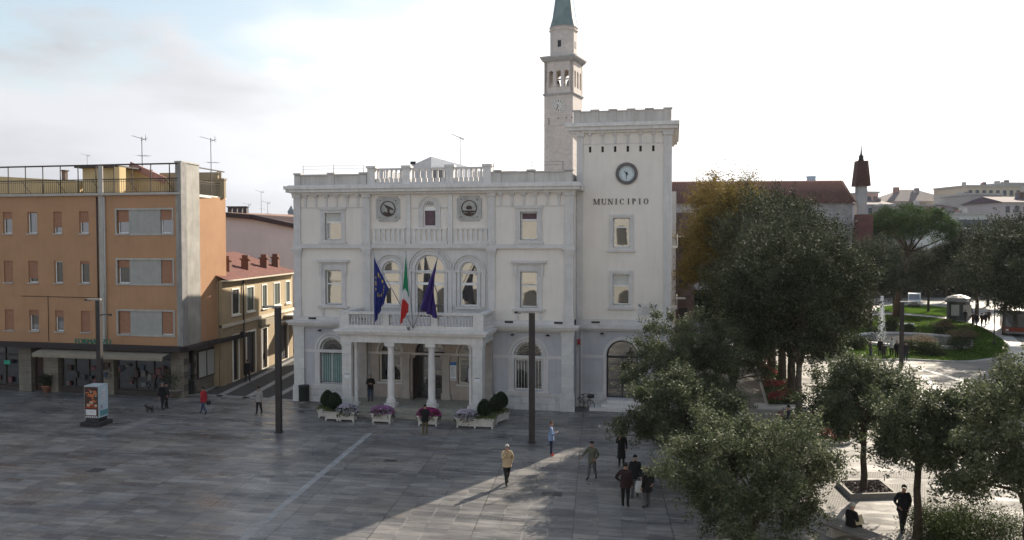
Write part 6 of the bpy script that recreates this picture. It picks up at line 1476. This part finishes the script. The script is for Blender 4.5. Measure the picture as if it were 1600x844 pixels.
    B.box(-.022*k+hd.x*k,.022*k+hd.x*k,(hd.y+.086)*k,(hd.y+.094)*k,(hd.z-.058)*k,(hd.z-.052)*k)
    jm=cloth(*jacket); tm_=cloth(*trousers); shm=cloth('shoes%d'%int(sum(shoes)*1000),shoes); hm=cloth('hair%d'%int(sum(hair)*1000),hair)
    body=B.build('body',[skin_m,jm,tm_,shm,hm],e)
    if not bald:
        hb=MB(); c=hd+Vector((0,-.012,.02)); vs=[];fs=[]; n=12; m=7
        for i in range(m+1):
            t=i/m*math.pi*.56
            for j in range(n):
                a=2*math.pi*j/n; fr_=max(0,math.sin(a)); tt=t*(1-.42*fr_)+.0; vs.append(((c.x+.094*math.sin(tt)*math.cos(a))*k,(c.y+.112*math.sin(tt)*math.sin(a))*k,(c.z+.115*math.cos(tt)+.005)*k))
        for i in range(m):
            for j in range(n): fs.append((i*n+j,i*n+(j+1)%n,(i+1)*n+(j+1)%n,(i+1)*n+j))
        hb.smooth=True; hb.add(vs,fs).build('hair' if not hat else 'cap',cloth('hat%d'%int(sum(hat)*1000),hat) if hat else hm,e)
    # jacket hem: an open skirt from waist to hem
    if not sit:
        hb=MB(); hz=ph-.12-coat; vs=[]; n=16; rows=((ph+.30,.175,.135),(ph+.12,.178,.140),(ph-.04,.19,.155),(hz,.195+.02*(coat>0),.165+.08*abs(stride)*(coat>0)))
        for i,(zz,ax,ay) in enumerate(rows):
            yo=lean*.4*(zz-ph)/.3 if zz>ph else 0
            for j in range(n):
                a=2*math.pi*j/n; w=1+.03*math.sin(3*a+i); vs.append((ax*bulk*math.cos(a)*w*k,(yo+ay*bulk*math.sin(a)*w)*k,zz*k))
        fs=[(i*n+j,i*n+(j+1)%n,(i+1)*n+(j+1)%n,(i+1)*n+j) for i in range(3) for j in range(n)]
        hb.smooth=True; hb.add(vs,fs).build('jacket',jm,e)
        col=MB(); nk=Vector(J['nk']); col.lathe([(.085,-.04),(.075,.0),(.068,.035)],tuple(nk*k),10,sx=k,sy=k); col.build('collar',jm,e)
    return e
BK=('black',(.012,.012,.014)); DK=('charcoal',(.025,.025,.03)); NV=('navy',(.015,.02,.045)); JE=('jeans',(.04,.06,.11)); GR=('grey',(.13,.13,.13)); BE=('beige',(.42,.32,.20)); OL=('olive',(.09,.09,.065)); RD=('crimson',(.36,.025,.035)); HB=('hoodie_blue',(.20,.27,.42)); LG=('light_grey',(.27,.26,.24)); BR=('brown',(.06,.035,.03)); KH=('khaki',(.10,.085,.05)); WH=('white',(.5,.5,.5)); MR=('maroon',(.028,.013,.016)); GT=('grey_trousers',(.09,.09,.10))
def pp(px,py,head,label,j,t,**k):
    x,y=G(px,py,k.get('z',0.)); return person(x,y,head,label,j,t,**k)
grey_h=(.30,.28,.26)
pp(792,757,165,'man in beige jacket and dark trousers in the sunlit patch, hand at his face',BE,BK,arms=('pocket','face'),stride=.42,h=1.76,hair=(.45,.42,.38),bulk=1.12)
pp(861,712,95,'person in light blue hoodie, navy trousers and red shoes standing beside the lamp post',HB,NV,shoes=(.45,.04,.04),arms='front',h=1.72,hair=(.12,.06,.04))
pp(925,749,215,'person in olive grey jacket strolling with one arm out, left of the standing group',OL,GT,arms=('pocket','out'),stride=.25,h=1.72)
pp(971,729,190,'person in long black coat with hand to the face behind the group of three',BK,BK,coat=.38,arms=('down','face'),h=1.70)
pp(977,793,20,'man in maroon black jacket with hand on hip, leftmost of the three men talking',MR,BK,arms=('hip','down'),h=1.80,bulk=1.12)
pp(992,777,190,'man in black jacket and dark cap, middle of the three men talking',BK,GT,h=1.78,hat=(.01,.01,.012),arms='down',stride=.15,bulk=1.1)
pp(1011,794,-40,'balding man in long black jacket and grey trousers, rightmost of the three men talking',BK,GT,coat=.12,h=1.76,hair=(.12,.10,.09),bald=True,arms=('down','back'),bulk=1.15)
pp(318,647,-75,'person in bright red jacket and jeans walking in front of the lane',RD,JE,arms=('pocket','down'),stride=.35,h=1.68,bulk=1.08)
pp(405,647,200,'person in light grey jacket and black trousers walking near the lamp post',LG,BK,stride=.15,h=1.70,bulk=1.08)
pp(254,640,120,'man in black jacket walking in front of the shop window',BK,DK,stride=.2,h=1.72,hair=(.15,.14,.13))
pp(260,638,100,'person in dark clothes close behind the man in black by the shop window',DK,BK,stride=.2,h=1.64)
pp(387,597,10,'dark dressed person walking up the lane',DK,DK,stride=.2,h=1.70)
pp(664,680,10,'person in black hooded jacket and khaki trousers facing the portico steps',BK,KH,shoes=(.4,.38,.3),h=1.70,arms='front',bulk=1.1)
g_=TH@Vector((-13.0,-1.5,0)); person(g_.x,g_.y,170,'person in dark jacket and jeans standing under the portico',BK,JE,h=1.74,z=.46,arms='front',hair=(.25,.24,.22))
pp(1232,683,-70,'person in dark navy jacket walking past the small flower bed',NV,BK,stride=.25,h=1.74,arms='back')
pp(1410,832,178,'man in black short jacket striding toward the camera by the narrow tree',('ink',(.010,.011,.018)),DK,stride=.2,h=1.78,arms='pocket',lean=.05,bulk=1.1)
sp=person(bp_[0]+.05,bp_[1]-.25,62,'grey haired person in black seated on the slatted bench with an open paper',BK,BK,pose='sit',arms='front',hair=(.42,.40,.37),h=1.68,bulk=1.15,lean=.08)
gF='people by the fountain'
pp(1375,558,0,'dark dressed person looking at the water jet, leftmost by the pool',BK,DK,h=1.74,group=gF)
pp(1381,562,200,'person bending in dark clothes by the pool, second from left',DK,DK,h=1.5,lean=.15,group=gF)
pp(1393,557,190,'person in white top and dark trousers by the pool',WH,BK,h=1.75,arms='hip',group=gF)
pp(1401,561,180,'dark person half hidden behind the lawn lamp post',BK,BK,h=1.70,group=gF)
pp(1415,565,20,'dark dressed person right of the lawn lamp post',DK,NV,h=1.74,group=gF)
pp(1360,560,90,'person in grey by the left edge of the pool',GR,JE,h=1.68,group=gF)
gK='people on the white pavement'
for i,(px,py,j,t,lb) in enumerate(((1508,504,BK,DK,'dark walker nearest the kiosk'),(1502,500,DK,DK,'walker in charcoal behind the kiosk corner'),(1520,509,BR,BK,'walker in brown at the kerb of the lawn'),(1526,511,BK,JE,'walker in black with blue jeans on the white pavement'),(1534,510,MR,BK,'walker in maroon, front one of the pair near the bus'),(1540,509,BK,BK,'walker in black beside the maroon one'),(1516,497,NV,BK,'walker in navy further up the pavement'),(1545,505,DK,BK,'walker in charcoal farthest right near the bus'))):
    pp(px,py,180 if i%2 else 10,lb,j,t,stride=.25,h=1.68+.02*(i%4),group=gK)
# things in hands
def bag(px,py,z,label,c,w=.3,h=.4):
    x,y=G(px,py); e=empty('carrier_bag',label,'bag',M=Matrix.Translation((x,y,z))@Matrix.Rotation(R(-10),4,'Z'))
    q=MB(); q.smooth=True; vs=[]; n=12
    rows=((0,.6,.5),(.1,1.,1.),(.55,1.05,.95),(1.,.8,.3))
    for zz,a_,b_ in rows:
        for j in range(n): a=2*math.pi*j/n; vs.append((w/2*a_*math.cos(a),w*.3*b_*math.sin(a)*(1+.15*math.sin(3*a)),h*zz))
    q.add(vs,[(i*n+j,i*n+(j+1)%n,(i+1)*n+(j+1)%n,(i+1)*n+j) for i in range(3) for j in range(n)]+[tuple(range(n))[::-1]]); q.build('sack',plain('bag_'+str(int(c[0]*100)),c),e)
    MB().tube([(-w*.25,0,h),(-w*.12,0,h+.14),(w*.12,0,h+.14),(w*.25,0,h)],.008,5).build('handle',plain('bag_'+str(int(c[0]*100)),c),e)
bag(999,786,.42,'white plastic carrier bag held between the middle and right man',(.62,.60,.60),.34,.5)
bag(326,646,.55,'small dark shoulder bag carried by the person in red',(.02,.02,.03),.3,.25)
q=MB(); q.add([(-.22,0,0),(0,-.04,.0),(.22,0,0),(-.22,.12,.3),(0,.08,.3),(.22,.12,.3)],[(0,1,4,3),(1,2,5,4)]); o=q.build('newspaper',plain('newsprint',(.45,.40,.28))); o.location=(bp_[0]+.38,bp_[1]-.33,.56); o.rotation_euler=(0,0,R(30)); tag(o,'folded cream paper on the knees of the seated person','newspaper')
# small dog
dx,dy=G(234,645); e=empty('dog','small dark dog with raised tail in front of the shops','dog',M=Matrix.Translation((dx,dy,0))@Matrix.Rotation(R(160),4,'Z'))
vsd=[(0,0,.30),(.16,0,.31),(.26,0,.40),(.34,0,.44),(.44,0,.41),(-.16,0,.30),(-.26,0,.42),(-.30,0,.50)]
eds=[(0,1),(1,2),(2,3),(3,4),(0,5),(5,6),(6,7)]
rs=[.085,.095,.055,.06,.028,.08,.025,.012]
for s in (-1,1):
    b0=len(vsd); vsd+=[(.17,s*.06,.22),(.16,s*.06,.12),(.17,s*.06,.02)]; eds+=[(1,b0),(b0,b0+1),(b0+1,b0+2)]; rs+=[.04,.024,.022]
    b0=len(vsd); vsd+=[(-.15,s*.06,.22),(-.22,s*.06,.12),(-.18,s*.06,.02)]; eds+=[(5,b0),(b0,b0+1),(b0+1,b0+2)]; rs+=[.05,.024,.022]
    b0=len(vsd); vsd+=[(.33,s*.05,.52)]; eds+=[(3,b0)]; rs+=[.018]
me=bpy.data.meshes.new('skel'); me.from_pydata(vsd,eds,[]); o=bpy.data.objects.new('skel',me); COL.objects.link(o); o.modifiers.new('s','SKIN')
for i,r_ in enumerate(rs): me.skin_vertices[0].data[i].radius=(r_,r_)
me.skin_vertices[0].data[0].use_root=True; o.modifiers.new('d','SUBSURF').levels=1
bpy.context.view_layer.update(); dm=bpy.data.meshes.new_from_object(o.evaluated_get(bpy.context.evaluated_depsgraph_get())); bpy.data.objects.remove(o); dm.materials.clear(); dm.materials.append(mat('dog_fur',(.03,.027,.025),.9,.2,20)); mkobj('body',dm,e)
# ---------------------------------------------------------------- air
hz=MB(); hz.box(-420,420,-60,460,-1.5,75)
hm_=bpy.data.materials.new('haze'); hm_.use_nodes=True; t=hm_.node_tree; t.nodes.remove(t.nodes['Principled BSDF'])
pv_=nn(t,'ShaderNodeVolumePrincipled'); pv_.inputs['Color'].default_value=(.93,.96,1,1); pv_.inputs['Density'].default_value=.00006; pv_.inputs['Anisotropy'].default_value=.2
t.links.new(pv_.outputs[0],t.nodes['Material Output'].inputs['Volume'])
hz.build('haze',hm_,kind='stuff')
